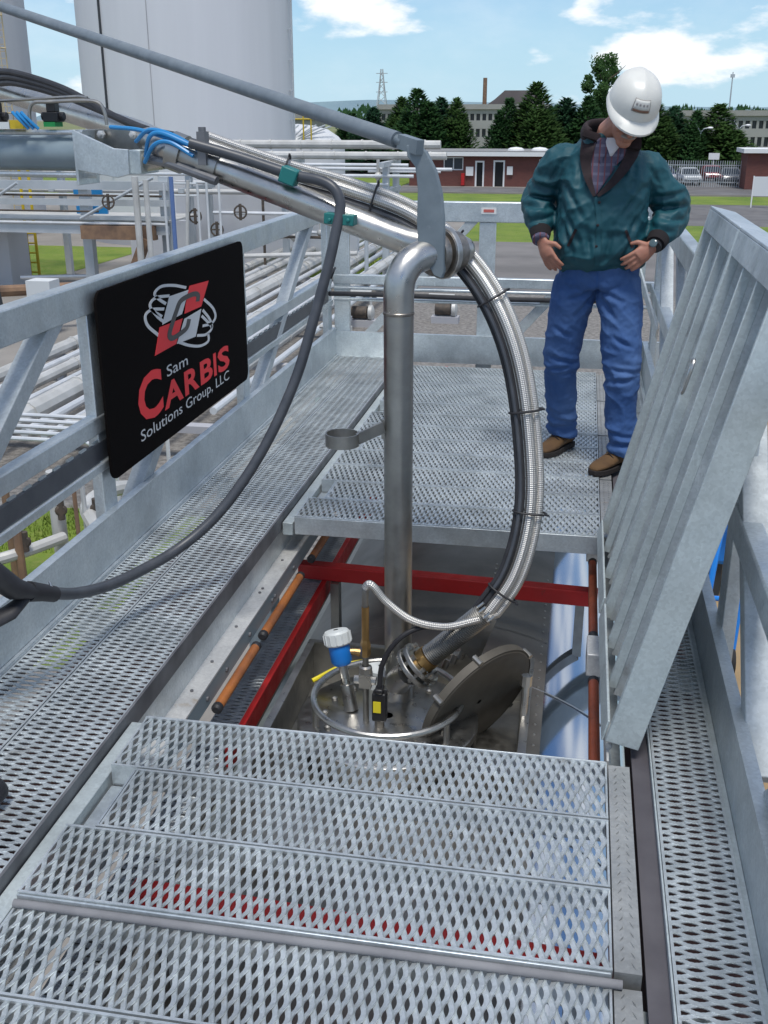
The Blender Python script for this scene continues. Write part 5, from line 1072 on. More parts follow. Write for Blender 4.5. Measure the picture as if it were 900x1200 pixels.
hose('black_cable', offset(path, -.024, -.014)[:-4], .0075, M['cable'], 'slim dark grey cable in front of the bundle', 'cable', n=10)
# heavy corrugated end hose with flanged coupling
f0 = Vector((-.508,3.372,-.312)); fd = (Vector((-.262,3.395,-.078))-f0).normalized()
fl = thing('flanged_coupling', 'bolted flange coupling at the foot of the drop pipe', 'coupling', f0)
mb = MB(); mb.tube(cr([(-.584,3.5,-.44),(-.575,3.46,-.415),(-.552,3.42,-.372),f0-fd*.01], 5), .050, 24); mb.build('branch_elbow', M['stainless'], fl)
mb = MB(); mb.tube([(-.583,3.5,-.5),(-.583,3.5,-.40)], .064, 28); mb.build('foot_collar', M['stainless'], fl)
for k in (0, .032):
    mb = MB(); mb.lathe([(.05,0),(.083,.0),(.086,.003),(.086,.016),(.083,.019),(.05,.019)], f0+fd*k, fd, 36); mb.build('flange', M['stainless'], fl)
q1 = fd.cross(Vector((0,0,1))).normalized(); q2 = fd.cross(q1)
for k in range(8):
    a = 2*math.pi*k/8; c = f0+(q1*math.cos(a)+q2*math.sin(a))*.07; mb = MB(); mb.lathe([(.009,-.012),(.009,.064)], c, fd, 6, True); mb.build('bolt', M['stainless_dull'], fl)
mb = MB(); mb.tube([f0+fd*.052, f0+fd*.085], .046, 24); mb.build('collar', M['brass'], fl)
mb = MB(); k = 0; p = f0+fd*.085; pts = []; rs = []
while k < 34:
    pts += [p+fd*(k*.0078), p+fd*(k*.0078+.0039)]; rs += [.0385,.0425]; k += 1
ch = thing('corrugated_hose', 'stubby corrugated metal hose rising from the flange coupling', 'hose', p)
mb.tube(pts, rs, 24); mb.build('bellows', M['stainless_dull'], ch)
for k in range(8):
    a = 2*math.pi*k/8; c = pts[-1]+(q1*math.cos(a)+q2*math.sin(a))*.033
    mb = MB(); mb.tube([c-fd*.035, c+fd*.03], .0055, 6); mb.build('ferrule_finger', M['stainless'], ch)
# cable ties
for i, k in enumerate((14, 24, 33, 41, 53, 63, 73)):
    p = path[k]+Vector((0,0,0)); t = (path[k+1]-path[k-1]).normalized(); n_ = t.cross(view).normalized(); c = p+n_*.014; mb = MB()
    ring = [c+n_*(math.cos(R(a))*.060)+view*(math.sin(R(a))*.032) for a in range(0,361,20)]; mb.tube(ring, .0038, 6); mb.tube([c+n_*.052-view*.01, c+n_*.064-view*.02], .004, 6)
    solo(mb, 'cable_tie', M['rubber'], 'black cable tie, %s down the hose bundle from the arm' % ORD[i], 'cable tie', 'cable ties on the hose bundle')
# long hanging cable with its clip at the lower left
hang = cr([(-1.36,3.70,1.498),(-1.20,3.71,1.455),(-1.003,3.70,1.398),(-.895,3.685,1.378),(-.840,3.672,1.350),(-.818,3.66,1.296),(-.832,3.63,1.20),(-.849,3.60,1.107),(-.900,3.54,.90),(-.945,3.49,.735),(-1.02,3.42,.55),(-1.105,3.34,.395),(-1.20,3.26,.27),(-1.30,3.16,.190),(-1.385,3.0,.165),(-1.425,2.86,.178),(-1.447,2.70,.225),(-1.455,2.56,.290)], 7)
hose('hanging_cable', hang, .0185, M['cable'], 'long thick dark cable drooping from the arm to the left walkway', 'cable')
cl = thing('earth_clamp', 'black earthing clamp at the end of the drooping cable by the left railing', 'clamp', (-1.5, 2.45, .2))
mb = MB(); mb.tube([(-1.452,2.585,.275),(-1.458,2.53,.305),(-1.47,2.48,.33)], [.024,.026,.03], 14); mb.build('sleeve', M['rubber'], cl)
mb = MB(); mb.tube([(-1.465,2.49,.325),(-1.49,2.44,.355),(-1.53,2.40,.42),(-1.57,2.36,.49)], [.03,.046,.052,.04], 14, squash=(1,.7)); mb.build('jaw', M['rubber'], cl)
mb = MB(); mb.tube([(-1.475,2.47,.315),(-1.50,2.42,.29),(-1.55,2.37,.27),(-1.60,2.30,.30)], [.02,.032,.034,.02], 12, squash=(1,.6)); mb.build('lower_jaw', M['rubber'], cl)
mb = MB(); mb.tube([(-1.452,2.575,.262),(-1.44,2.56,.30),(-1.45,2.565,.325)], .004, 6); mb.build('clip_ring', M['stainless'], cl)
for i, (c, lb) in enumerate(((Vector((-1.003,3.695,1.392)), 'teal clamp gripping the cable on top of the arm'), (Vector((-.822,3.665,1.262)), 'teal clamp holding the cable against the front of the arm'))):
    mb = MB(); d_ = Vector((-.93,.02,.34)).normalized()
    if i == 0: mb.bar(c-d_*.03, c+d_*.03, .06, .055)
    else: mb.bar(c-Vector((.05,-.005,.005)), c+Vector((.055,0,-.012)), .055, .036); mb.cyl(c+Vector((-.03,-.02,-.01)), c+Vector((-.03,-.036,-.01)), .007, 8); mb.cyl(c+Vector((.035,-.02,-.01)), c+Vector((.035,-.036,-.01)), .007, 8)
    solo(mb, 'hose_clamp', M['teal'], lb, 'clamp', 'teal clamps on the arm', bevel=.005)
for i in range(3):
    hose('black_cable', cr([(-5.2,7.5,2.10+.02*i),(-3.4,5.7,1.80+.02*i),(-2.85,5.05,1.735+.028*i),(-2.55,4.75,1.725+.022*i),(-2.2,4.5,1.665+.015*i),(-1.85,4.2,1.585),(-1.62,3.95,1.540),(-1.449,3.79,1.520)], 6), .014, M['rubber'], ('lowest','middle','uppermost')[i]+' black cable arching over the inboard pipe at the left', 'cable', 'cables over the inboard pipe', 10)

for (x, y, h_, lb) in ((-5.25,7.65,2.8,'grey riser column carrying the inboard pipe and balance rod'), (-4.6,4.36,1.75,'grey column carrying the left end of the support beam')):
    c_ = thing('riser_column', lb, 'column', (x, y, G), 'columns of the loading arm'); mb = MB(); mb.cyl((x,y,G+.03),(x,y,h_),.11,24); mb.build('shaft', M['arm_grey'], c_); mb = MB(); mb.box(x-.25,x+.25,y-.25,y+.25,G,G+.03); mb.build('foot_plate', M['galv_dull'], c_)
# ================================================================= the man looking down into the hatch
from mathutils.bvhtree import BVHTree
M['skin'] = varied('skin', (.42,.20,.135), (.34,.15,.10), 12, .5); M['skin'].node_tree.nodes['Principled BSDF'].inputs['Subsurface Weight'].default_value = .08
M['jacket'] = varied('teal_jacket_nylon', (.0016,.052,.070), (.0022,.066,.086), 4, .60, bs=.06, bscale=70, bd=.004)
M['jeans'] = varied('blue_denim', (.030,.085,.24), (.085,.165,.35), 3.2, .88, lo=.42, hi=.75, bs=.35, bscale=70, bd=.004, detail=8)
M['collar'] = varied('dark_corduroy', (.018,.011,.013), (.030,.018,.020), 30, .9)
M['cuff'] = mat('black_knit', (.012,.009,.010), .95)
M['boot'] = varied('brown_suede', (.125,.068,.026), (.085,.045,.018), 14, .85, bs=.2, bscale=60, bd=.004); M['sole'] = mat('boot_sole', (.018,.014,.013), .85)
M['helmet'] = varied('white_helmet', (.70,.695,.64), (.62,.615,.57), 6, .38)
M['tee'] = mat('white_tee', (.62,.60,.62), .9); M['hair'] = varied('grey_hair', (.05,.038,.03), (.10,.08,.065), 60, .8)
pl_ = mat('plaid_shirt', (.10,.08,.16), .9); _n = pl_.node_tree; _g = geo_pos(pl_); _s = _n.nodes.new('ShaderNodeSeparateXYZ'); _n.links.new(_g, _s.inputs[0])
def _st(sock, f, w0):
    a = _n.nodes.new('ShaderNodeMath'); a.operation = 'MULTIPLY'; a.inputs[1].default_value = f; _n.links.new(sock, a.inputs[0]); b = _n.nodes.new('ShaderNodeMath'); b.operation = 'FRACT'; _n.links.new(a.outputs[0], b.inputs[0])
    c = _n.nodes.new('ShaderNodeMath'); c.operation = 'LESS_THAN'; c.inputs[1].default_value = w0; _n.links.new(b.outputs[0], c.inputs[0]); return c.outputs[0]
setc(pl_, ramp(pl_, _st(_s.outputs[0], 38, .22), 0, 1, ramp(pl_, _st(_s.outputs[2], 26, .3), 0, 1, (.085,.078,.125), (.13,.125,.18)), (.16,.06,.075)))
M['plaid'] = pl_
def fuse(mb, name, m_, voxel, it=4, parent=None, disp=None):
    me = mb.mesh('tmp', m_, (0,0,0), 0); o = bpy.data.objects.new('tmp', me); COL.objects.link(o)
    r_ = o.modifiers.new('r', 'REMESH'); r_.mode = 'VOXEL'; r_.voxel_size = voxel
    if it: s_ = o.modifiers.new('s', 'SMOOTH'); s_.iterations = it; s_.factor = .5
    dg = bpy.context.evaluated_depsgraph_get(); m2 = bpy.data.meshes.new_from_object(o.evaluated_get(dg)); bpy.data.objects.remove(o); m2.name = name
    if disp:
        ns = [v.normal.copy() for v in m2.vertices]
        for v, n_ in zip(m2.vertices, ns): v.co += n_*disp(v.co)
    bvh = BVHTree.FromPolygons([v.co.copy() for v in m2.vertices], [tuple(p.vertices) for p in m2.polygons])
    off = Vector(ORG[parent.name]) if parent else Vector()
    for v in m2.vertices: v.co -= off
    m2.materials.clear(); m2.materials.append(m_); m2.polygons.foreach_set('use_smooth', [True]*len(m2.polygons)); m2.update()
    ob = link(name, m2, parent); ob.data.name = name; return ob, bvh
def loft(mb, secs, n=28):
    """elliptical sections (cx,cy,z,rx,ry)"""
    vs = []; fs = []
    for (cx, cy, z, rx, ry) in secs:
        for k in range(n):
            a = 2*math.pi*k/n; c, s_ = math.cos(a), math.sin(a); e_ = 2/2.5
            vs.append((cx+rx*math.copysign(abs(c)**e_, c), cy+ry*math.copysign(abs(s_)**e_, s_), z))
    for i in range(len(secs)-1):
        for k in range(n): fs.append((i*n+k, i*n+(k+1)%n, (i+1)*n+(k+1)%n, (i+1)*n+k))
    fs += [tuple(range(n-1,-1,-1)), tuple((len(secs)-1)*n+k for k in range(n))]; mb.add(vs, fs)
def creases(p, segs, depth, wd=.010):
    d = 0.
    for (x0, z0, x1, z1) in segs:
        vx, vz = x1-x0, z1-z0; l2 = vx*vx+vz*vz; t = max(0., min(1., ((p.x-x0)*vx+(p.z-z0)*vz)/l2)); q = math.hypot(p.x-x0-vx*t, p.z-z0-vz*t)
        if q < .06: f = math.sin(math.pi*(.12+.76*t)); d += f*(-depth*math.exp(-(q/wd)**2)+depth*.62*math.exp(-((q-wd*2.1)/(wd*1.2))**2))
    return d
def fold(p):
    x, y, z = p
    rg = 1-abs(noise.noise(Vector((x*8+z*5, y*8, z*9-x*6))))*2
    return .013*noise.noise(Vector((x*7+2, y*7, z*9))) + .011*(max(0, rg)**2.5-.3) + .005*noise.noise(Vector((x*17, y*17, z*24+5))) + .0028*noise.noise(Vector((x*40, y*40, z*46)))
PB = Vector((.08, 5.02, 0)); man = thing('person', 'man in white hard hat, teal jacket and blue jeans, hands on hips, looking down', 'person', PB)
shL, elL, wrL = Vector((-.080,5.03,1.400)), Vector((-.200,5.10,1.225)), Vector((-.180,4.935,1.075))
shR, elR, wrR = Vector((.255,5.03,1.370)), Vector((.398,5.09,1.180)), Vector((.325,4.90,1.060))
Hc = Vector((.172,4.865,1.598)); hu = Vector((.26,-.55,.79)).normalized(); hf = Vector((.10,-.80,-.59)); hf = (hf-hu*hf.dot(hu)).normalized(); hr = hf.cross(hu).normalized()
def hp(f, u, r_=0.): return Hc+hf*f+hu*u+hr*r_
# --- continuous body: head, neck, arms, hands with five fingers, trunk, legs
bd = MB()
def blob(mb, c, rad, ax):   # ellipsoid with axes (fwd, up, right)
    b = len(mb.v); mb.ball((0,0,0), 1, 12)
    for i in range(b, len(mb.v)):
        x, y, z = mb.v[i]; q = c+ax[0]*x*rad[0]+ax[1]*z*rad[1]+ax[2]*y*rad[2]; mb.v[i] = tuple(q)
HA = (hf, hu, hr)
blob(bd, hp(-.008,.025), (.098,.100,.077), HA); blob(bd, hp(.022,-.05), (.066,.075,.060), HA); blob(bd, hp(.058,-.100), (.030,.026,.034), HA)
blob(bd, hp(.100,-.022), (.022,.028,.015), HA); blob(bd, hp(.095,.0), (.014,.036,.011), HA); blob(bd, hp(.078,.025), (.026,.014,.055), HA)
blob(bd, hp(.080,-.062), (.016,.010,.028), HA); blob(bd, hp(.078,-.074), (.016,.009,.025), HA)
for s_ in (-1, 1): blob(bd, hp(-.012,-.012,s_*.078), (.020,.032,.010), HA); blob(bd, hp(.060,-.028,s_*.042), (.026,.022,.020), HA)
bd.tube([(.085,5.01,1.44),(.10,4.97,1.52),hp(-.025,-.05)], [.066,.062,.058], 16)
bd.tube([(.09,5.03,.92),(.09,5.02,1.15),(.09,5.01,1.36),(.09,5.01,1.46)], [.09,.09,.11,.08], 20)
for a_, b_, c_ in ((shL,elL,wrL),(shR,elR,wrR)):
    bd.tube([(.09,5.01,1.40), a_, (a_+b_)/2, b_, (b_+c_)/2, c_], [.06,.052,.046,.040,.036,.026], 14)
def hand(w_, d, side, palm_n):
    """palm and five bent fingers; d hand direction, side towards the thumb, palm_n out of the back of the hand"""
    d = d.normalized(); side = (side-d*side.dot(d)).normalized(); bn = d.cross(side).normalized()
    if bn.dot(palm_n) < 0: bn = -bn
    q = len(bd.v); bd.tube([w_-d*.02, w_+d*.02, w_+d*.055, w_+d*.085], [.026,.033,.040,.034], 14, squash=None)
    for i in range(q, len(bd.v)):   # flatten the palm
        v = Vector(bd.v[i])-w_; v -= bn*v.dot(bn)*.48; bd.v[i] = tuple(w_+v)
    for k, (o_, ln, sp) in enumerate(((.029,.074,.10),(.010,.083,.02),(-.010,.077,-.06),(-.028,.060,-.16))):
        b0 = w_+d*.078+side*o_; f1 = (d+side*sp-bn*.18).normalized(); f2 = (d+side*sp*.7-bn*.55).normalized(); f3 = (d-bn*1.0).normalized()
        bd.tube([b0-d*.02, b0, b0+f1*ln*.45, b0+f1*ln*.45+f2*ln*.33, b0+f1*ln*.45+f2*ln*.33+f3*ln*.24], [.0105,.0105,.0095,.0088,.0068], 10)
    t0 = w_+d*.028+side*.028; t1_ = (d*.55+side*.85-bn*.25).normalized(); t2_ = (d*.9+side*.35-bn*.35).normalized()
    bd.tube([w_+d*.015, t0, t0+t1_*.034, t0+t1_*.034+t2_*.034], [.016,.0145,.0115,.008], 10)
hand(wrL+Vector((.006,-.014,-.012)), Vector((.44,-.28,-.86)), Vector((.7,-.6,.4)), Vector((-.4,-.9,0)))
hand(wrR+Vector((-.012,-.012,-.008)), Vector((-.74,-.30,-.60)), Vector((-.5,-.2,.8)), Vector((.2,-.95,0)))
anL, anR = Vector((-.035,5.205,.10)), Vector((.252,4.945,.10)); knL, knR = Vector((-.060,5.10,.49)), Vector((.222,4.965,.47)); hpL, hpR = Vector((.0,5.04,.90)), Vector((.175,5.03,.90))
for a_, b_, c_ in ((hpL,knL,anL),(hpR,knR,anR)): bd.tube([a_, (a_+b_)/2, b_, (b_+c_)/2, c_, c_+Vector((-.008,-.012,-.04))], [.08,.07,.052,.05,.034,.028], 14)
body, _ = fuse(bd, 'body', M['skin'], .0045, 3, man)
# --- face details
for s_ in (-1, 1):
    mb = MB(); mb.ball(hp(.084,.006,s_*.031), .0115, 8); mb.build('eye', M['tee'], man)
    mb = MB(); mb.ball(hp(.0945,.004,s_*.031), .0035, 6); mb.build('pupil', M['hair'], man)
mb = MB(); blob(mb, hp(.092,-.050), (.012,.008,.032), HA); mb.build('moustache', mat('grey_moustache', (.30,.27,.24), .8), man)
hb = MB(); blob(hb, hp(-.020,.020), (.098,.098,.083), HA); hb.ball(hp(-.06,-.045), .05, 8); hair, _ = fuse(hb, 'hair', M['hair'], .006, 3, man, lambda p: .003*noise.noise(p*90))
# --- jeans
jn = MB(); loft(jn, [(.09,5.03,.845,.135,.105),(.09,5.03,.865,.172,.120),(.09,5.03,.88,.180,.125),(.088,5.02,.98,.178,.122),(.088,5.02,1.02,.17,.115)])
for h_, k_, a_, kx in ((hpL,knL,anL,-1),(hpR,knR,anR,1)):
    f_ = Vector((0,-.012,0))
    jn.tube(cr([h_+Vector((kx*.004,0,-.02)), (h_+k_)/2+Vector((kx*.006,0,.02))+f_, k_+f_, (k_+a_)/2+Vector((0,.005,0)), a_+Vector((0,0,.05)), a_+Vector((0,0,-.022))], 4), [.103,.104,.104]+[.101,.097,.093,.089,.085]+[.082,.079,.077,.075]+[.074,.073,.072,.071,.070]+[.069,.069,.070,.071], 22)
NS = [(.085,.85,-.03,.80),(.085,.84,.0,.72),(.09,.85,.20,.80),(.09,.84,.17,.72),(-.13,.52,.0,.49),(-.13,.45,.0,.47),(.14,.50,.29,.475),(.15,.43,.29,.455),(-.11,.19,.03,.165),(-.11,.13,.03,.14),(.17,.19,.32,.16),(.17,.13,.32,.135),(-.10,.66,-.02,.62),(.16,.64,.26,.60)]
def jfold(p):
    z = p.z; low = max(0, 1-abs(z-.13)/.14); knee = max(0, 1-abs(z-.47)/.10); hip = max(0, 1-abs(z-.80)/.12)
    cz = creases(p, NS, .0085) if p.y < 5.1+.1*(p.x < .08) else 0
    return cz + .010*noise.noise(Vector((p.x*6, p.y*6, z*6+1))) + .007*(max(0, 1-abs(noise.noise(Vector((p.x*9+z*7, p.y*9, z*8))))*2.2)**2-.3) + (low*.024+knee*.016)*noise.noise(Vector((p.x*9, p.y*9, z*30))) + hip*.008*noise.noise(Vector((p.x*20+z*14, p.y*9, z*16))) + .002*noise.noise(p*55)
jeans, jb = fuse(jn, 'jeans', M['jeans'], .0055, 7, man, jfold)
def front(bv, x, z):
    h_ = bv.ray_cast(Vector((x, 3.5, z)), Vector((0,1,0))); return h_[0].y if h_[0] else 4.9
M['denim_seam'] = mat('denim_seam', (.035,.10,.28), .85)
def strip(bv, pts, wd, lift, m_, name, parent, thick=.004):
    """band laid on the front of a garment along (x,z) points"""
    q = cr([(x, 0, z) for x, z in pts], 6); mb = MB(); vs = []; fs = []
    for i, p in enumerate(q):
        t = (q[min(i+1,len(q)-1)]-q[max(i-1,0)]).normalized(); n_ = Vector((-t.z, 0, t.x)); w_ = wd(i/(len(q)-1)) if callable(wd) else wd
        for sg_ in (-1, 1):
            x, z = p.x+n_.x*sg_*w_/2, p.z+n_.z*sg_*w_/2; y = front(bv, x, z); vs += [(x, y-lift, z), (x, y-lift+thick+.006, z)]
    for i in range(len(q)-1):
        b = 4*i; fs += [(b, b+4, b+6, b+2), (b+1, b+3, b+7, b+5), (b, b+1, b+5, b+4), (b+2, b+6, b+7, b+3)]
    fs += [(0,2,3,1), (len(vs)-4, len(vs)-3, len(vs)-1, len(vs)-2)]; mb.add(vs, fs); return mb.build(name, m_, parent, smooth=60)
# --- jacket
jk = MB()
loft(jk, [(.088,5.02,.935,.178,.128),(.086,5.015,.955,.205,.148),(.085,5.01,1.02,.212,.158),(.085,5.01,1.12,.205,.154),(.087,5.01,1.25,.202,.148),(.09,5.015,1.35,.195,.140),(.088,5.02,1.42,.165,.126),(.082,5.02,1.475,.128,.110),(.080,5.02,1.505,.108,.098)])
for a_, b_, c_ in ((shL,elL,wrL),(shR,elR,wrR)):
    in_ = Vector((.09,5.02,a_.z-.03)); cdir = (c_-b_).normalized()
    jk.tube(cr([in_, a_, (a_+b_)/2+(a_-in_)*.08, b_+(b_-c_)*.04, (b_+c_)/2, c_-cdir*.035], 4), [.072,.073,.075,.077]+[.079,.081,.082,.083]+[.083,.082,.081,.079]+[.077,.075,.073,.070]+[.071,.066,.060,.052,.046], 20)
def jkfold(p):
    x, y, z = p; hem = max(0, 1-abs(z-.98)/.10); d = fold(p)
    if abs(x-.09) < .2: d += hem*.010*noise.noise(Vector((x*26, y*26, z*5))) + .007*noise.noise(Vector((x*11+z*5, y*6, z*5+8)))
    for b_ in (elL, elR):
        r_ = (p-b_).length; d += max(0, 1-r_/.17)*.013*noise.noise(Vector((x*10, y*10, z*34+x*14)))
    if y < 5.06: d += creases(p, JS, .0078)
    return d
JS = [(-.09,1.31,.01,1.16),(-.10,1.23,-.01,1.06),(-.085,1.15,-.03,1.00),(.245,1.29,.14,1.14),(.255,1.20,.17,1.03),(.22,1.10,.19,.99),(.02,1.12,.05,.99),(.13,1.10,.11,.98),(-.25,1.31,-.12,1.27),(-.265,1.25,-.13,1.235),(-.265,1.20,-.14,1.20),(-.24,1.14,-.13,1.165),(.44,1.27,.30,1.245),(.465,1.215,.32,1.205),(.455,1.155,.32,1.17),(.40,1.105,.30,1.13),(-.10,1.41,-.15,1.31),(.27,1.38,.33,1.29),(-.03,1.42,-.02,1.30),(.21,1.40,.20,1.29)]
jacket, kb = fuse(jk, 'jacket', M['jacket'], .0055, 5, man, jkfold)
sm_ = jacket.modifiers.new('soft', 'SMOOTH'); sm_.iterations = 2; sm_.factor = .5
for (a_, b_) in ((wrL,elL),(wrR,elR)):
    d_ = (a_-b_).normalized(); mb = MB(); mb.tube([a_-d_*.050, a_-d_*.040, a_-d_*.015, a_+d_*.004], [.040,.049,.046,.041], 18); mb.build('cuff', M['cuff'], jacket)
mb = MB(); d_ = (wrL-elL).normalized(); mb.tube([wrL-d_*.01, wrL+d_*.018, wrL+d_*.022], [.040,.039,.034], 16); mb.build('shirt_cuff', M['plaid'], man)
# open front: shirt, tee shirt, dark collar and lapels
def patch(poly, lift, m_, name):
    """triangle fan patch laid on the jacket front, from rows of (z, x0, x1)"""
    mb = MB(); vs = []; fs = []; n_ = 7
    for (z, x0, x1) in poly:
        for k in range(n_+1):
            x = x0+(x1-x0)*k/n_; vs.append((x, front(kb, x, min(z, 1.49))-lift-(.035*max(0, z-1.46)/.08), z))
    for i in range(len(poly)-1):
        for k in range(n_): fs.append((i*(n_+1)+k, i*(n_+1)+k+1, (i+1)*(n_+1)+k+1, (i+1)*(n_+1)+k))
    mb.add(vs, fs); o = mb.build(name, m_, man, smooth=60); so = o.modifiers.new('thick', 'SOLIDIFY'); so.thickness = .003; so.offset = 1; return o
patch([(1.262,.045,.052),(1.30,.03,.075),(1.35,.018,.108),(1.40,.012,.140),(1.44,.015,.165),(1.475,.03,.170),(1.50,.05,.165)], .004, M['plaid'], 'shirt')
patch([(1.425,.100,.108),(1.445,.092,.122),(1.465,.082,.138),(1.485,.078,.145),(1.50,.082,.142)], .0085, M['tee'], 'tee_shirt')
strip(kb, [(.078,1.49),(.072,1.45),(.062,1.415),(.070,1.39)], lambda t: .032*(1-t)+.006, .013, M['plaid'], 'shirt_collar', man); strip(kb, [(.152,1.49),(.160,1.45),(.150,1.42),(.128,1.395)], lambda t: .032*(1-t)+.006, .013, M['plaid'], 'shirt_collar', man)
lw = lambda t: .062*(1-t)**.8+.012
strip(kb, [(.020,1.525),(.004,1.47),(-.002,1.41),(.012,1.34),(.045,1.262)], lw, .017, M['collar'], 'lapel', jacket, .008)
strip(kb, [(.185,1.515),(.198,1.46),(.176,1.40),(.120,1.32),(.060,1.262)], lw, .017, M['collar'], 'lapel', jacket, .008)
cb = MB(); cc_ = Vector((.092,4.995,1.515)); ring = [cc_+Vector((math.cos(R(a))*.108, math.sin(R(a))*.092, .030*math.sin(R(a))+.012*abs(math.cos(R(a))))) for a in range(-38,219,8)]
cb.tube(ring, .026, 12, squash=(.6,1.35)); fuse(cb, 'collar', M['collar'], .006, 2, jacket)
strip(kb, [(.052,1.258),(.066,1.20),(.074,1.12),(.076,1.04),(.078,.965)], .022, .0045, M['jacket'], 'zip_flap', jacket)
for z in (1.235, 1.14, 1.05): mb = MB(); y = front(kb, .066, z); mb.lathe([(.006,0),(.006,-.003),(.001,-.005)], (.068, y-.005, z), (0,1,0), 10); mb.build('snap', M['collar'], jacket)
for (p, q_) in (((-.055,1.045),(-.025,1.12)), ((.225,1.045),(.19,1.12))): strip(kb, [p, ((p[0]+q_[0])/2, (p[1]+q_[1])/2), q_], .012, .004, M['collar'], 'pocket_welt', jacket)
for q_ in ([(.215,.955),(.235,.925),(.262,.905)], [(-.04,.955),(-.06,.925),(-.085,.905)]): strip(jb, q_, .006, .003, M['denim_seam'], 'pocket_seam', jeans)
strip(jb, [(.082,.93),(.084,.87),(.088,.80)], .008, .003, M['denim_seam'], 'fly_seam', jeans)
# --- boots
def boot(an, heel, toe, lb):
    d = (toe-heel).normalized(); sd_ = Vector((-d.y, d.x, 0)); Ln = (toe-heel).length
    def at(f, s_, z): q = heel+d*(f*Ln)+sd_*s_; return Vector((q.x, q.y, z))
    b = MB()
    secs = [(.02,.034,.095),(.10,.040,.118),(.25,.041,.125),(.40,.040,.112),(.52,.044,.088),(.66,.048,.072),(.80,.047,.062),(.92,.038,.052),(.985,.022,.040)]
    vs = []; n_ = 14
    for (f, hw, h_) in secs:
        for k in range(n_):
            a = 2*math.pi*k/n_; vs.append(at(f, math.cos(a)*hw, .022+(h_-.022)*(.5+.5*math.sin(a))))
    fs = [(i*n_+k, i*n_+(k+1)%n_, (i+1)*n_+(k+1)%n_, (i+1)*n_+k) for i in range(len(secs)-1) for k in range(n_)]+[tuple(range(n_-1,-1,-1)), tuple((len(secs)-1)*n_+k for k in range(n_))]
    b.add(vs, fs); b.tube([at(.18,0,.08), Vector((an.x,an.y,.13)), Vector((an.x,an.y,.165))], [.042,.046,.047], 16)
    bo, bb_ = fuse(b, 'boot', M['boot'], .006, 3, man)
    so = MB(); ol = [(.0,.028),(.06,.036),(.25,.039),(.45,.038),(.62,.048),(.80,.048),(.93,.038),(1.0,.018)]; po = [at(f, hw, .003) for f, hw in ol]+[at(f, -hw, .003) for f, hw in reversed(ol)]
    so.prism(po, (0,0,.026)); so.build('sole', M['sole'], bo, bevel=.003)
    for i in range(4):
        f = .36+.07*i; z = .118-.012*i; lc = MB(); lc.tube([at(f,-.030,z-.012), at(f+.01,0,z+.006), at(f+.02,.030,z-.012)], .0032, 6); lc.build('lace', M['cuff'], bo)
boot(anL, Vector((.012,5.290,0)), Vector((-.128,5.045,0)), 'l'); boot(anR, Vector((.300,5.030,0)), Vector((.118,4.800,0)), 'r')
# --- watch
d_ = (wrR-elR).normalized(); wc = wrR+d_*.016; mb = MB(); mb.tube([wc-d_*.009, wc-d_*.008, wc+d_*.008, wc+d_*.009], [.027,.0315,.0315,.027], 20); wt = mb.build('watch', M['black'], man)
mb = MB(); wn_ = Vector((-.25,-.85,.45)).normalized(); mb.lathe([(.018,.030),(.018,.037),(.015,.039),(.001,.039)], wc, wn_, 20); mb.build('watch_face', mat('watch_glass', (.08,.12,.13), .12), wt)
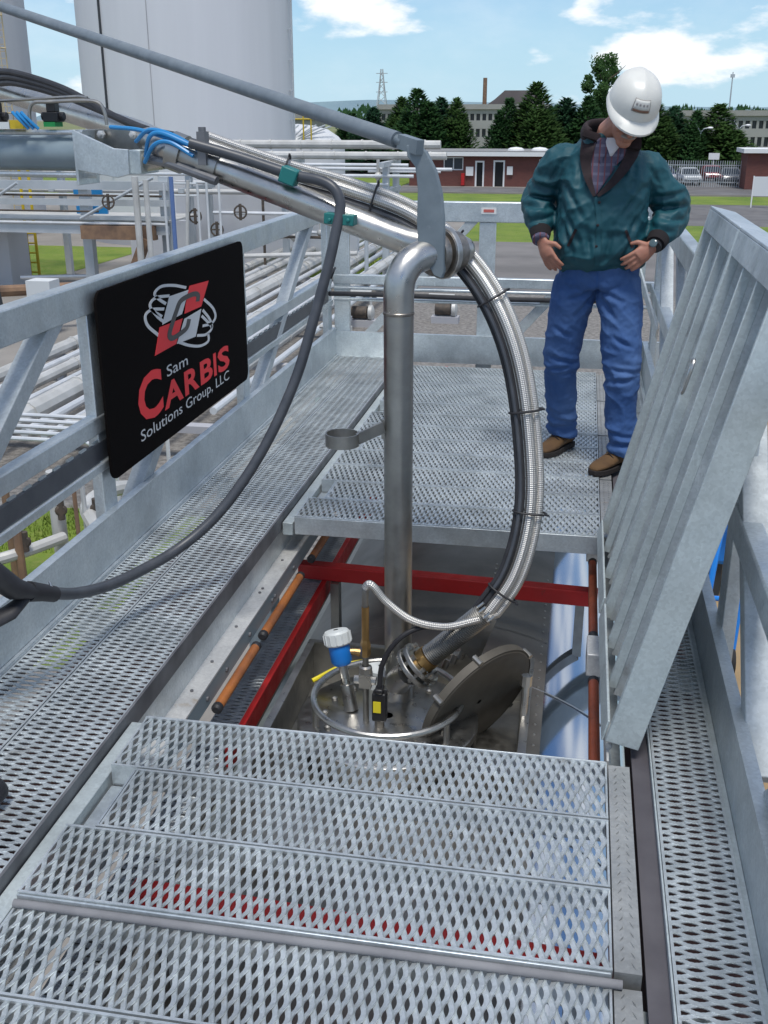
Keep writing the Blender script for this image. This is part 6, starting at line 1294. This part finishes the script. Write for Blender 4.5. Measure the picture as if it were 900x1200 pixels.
# --- hard hat
hh = MB(); vs = []; fs = []; nu, nv = 40, 14; hcn = hp(-.012,.045)
for j in range(nv+1):
    ph = (math.pi/2)*j/nv; h_ = math.sin(ph)**.92*.124; q = math.cos(ph)**.72
    for i in range(nu):
        a = 2*math.pi*i/nu; cx, sx = math.cos(a), math.sin(a); rf_ = (.135 if cx > 0 else .133)*q; rs_ = .107*q
        ridge = .006*math.exp(-((sx*rs_)/.018)**2)*math.sin(ph)
        vs.append(hcn+hf*cx*rf_+hr*sx*rs_+hu*(h_+ridge))
for j in range(nv):
    for i in range(nu): fs.append((j*nu+i, j*nu+(i+1)%nu, (j+1)*nu+(i+1)%nu, (j+1)*nu+i))
hh.add(vs, fs); b = len(hh.v); rim = []
for (k, ex, dz) in ((0,0,0),(1,.5,-.006),(2,1.0,-.016),(3,1.0,-.022),(4,.0,-.006)):
    for i in range(nu):
        a = 2*math.pi*i/nu; cx, sx = math.cos(a), math.sin(a); pk = .008+.040*max(0, cx)**1.6
        rim.append(hcn+hf*(cx*(.135 if cx > 0 else .133)+cx*pk*ex)+hr*sx*(.107+pk*ex*.75)+hu*(dz*(1+.5*max(0,cx))))
hh.add(rim, [(k*nu+i, (k+1)*nu+i, (k+1)*nu+(i+1)%nu, k*nu+(i+1)%nu) for k in range(4) for i in range(nu)])
helm = hh.build('hard_hat', M['helmet'], man, smooth=50)
# emblem plate on the front of the hat
def hel(a, ph):
    h_ = math.sin(ph)**.92*.124; q = math.cos(ph)**.72; return hcn+hf*math.cos(a)*.1365*q+hr*math.sin(a)*.1085*q+hu*(h_+.0015)
def decal(a0, a1, p0, p1, lift, m_, nm):
    mb = MB(); vs = [hel(a0+(a1-a0)*i/6, p0+(p1-p0)*j/4)+hf*lift+hu*lift for j in range(5) for i in range(7)]
    mb.add(vs, [(j*7+i, j*7+i+1, (j+1)*7+i+1, (j+1)*7+i) for j in range(4) for i in range(6)]); o = mb.build(nm, m_, helm, smooth=60); so = o.modifiers.new('t', 'SOLIDIFY'); so.thickness = .0006; so.offset = 1
decal(-.36,.40,.30,.76,.001, mat('decal_grey', (.30,.29,.27), .6), 'emblem_border'); decal(-.32,.36,.40,.72,.0022, mat('decal_pale', (.60,.60,.56), .6), 'emblem_plate')
decal(-.31,.35,.32,.385,.0022, mat('decal_brown', (.16,.08,.05), .6), 'emblem_band')
dk = mat('decal_ink', (.26,.25,.25), .6)
for a in (-.24,-.09,.07,.22): decal(a, a+.08, .52,.60,.0034, dk, 'emblem_mark')
# dark rounded rubber end on the left walkway, cut by the picture edge
mb = MB(); mb.tube(cr([(-1.40,1.88,.035),(-1.36,1.925,.045),(-1.325,1.965,.04),(-1.305,1.985,.03)], 5), [.045]*5+[.048]*5+[.044,.04,.036,.03,.024,.016], 16, squash=(1,.8))
solo(mb, 'rubber_end', M['rubber'], 'dark rounded rubber end lying on the left walkway at the picture edge', 'rubber end')
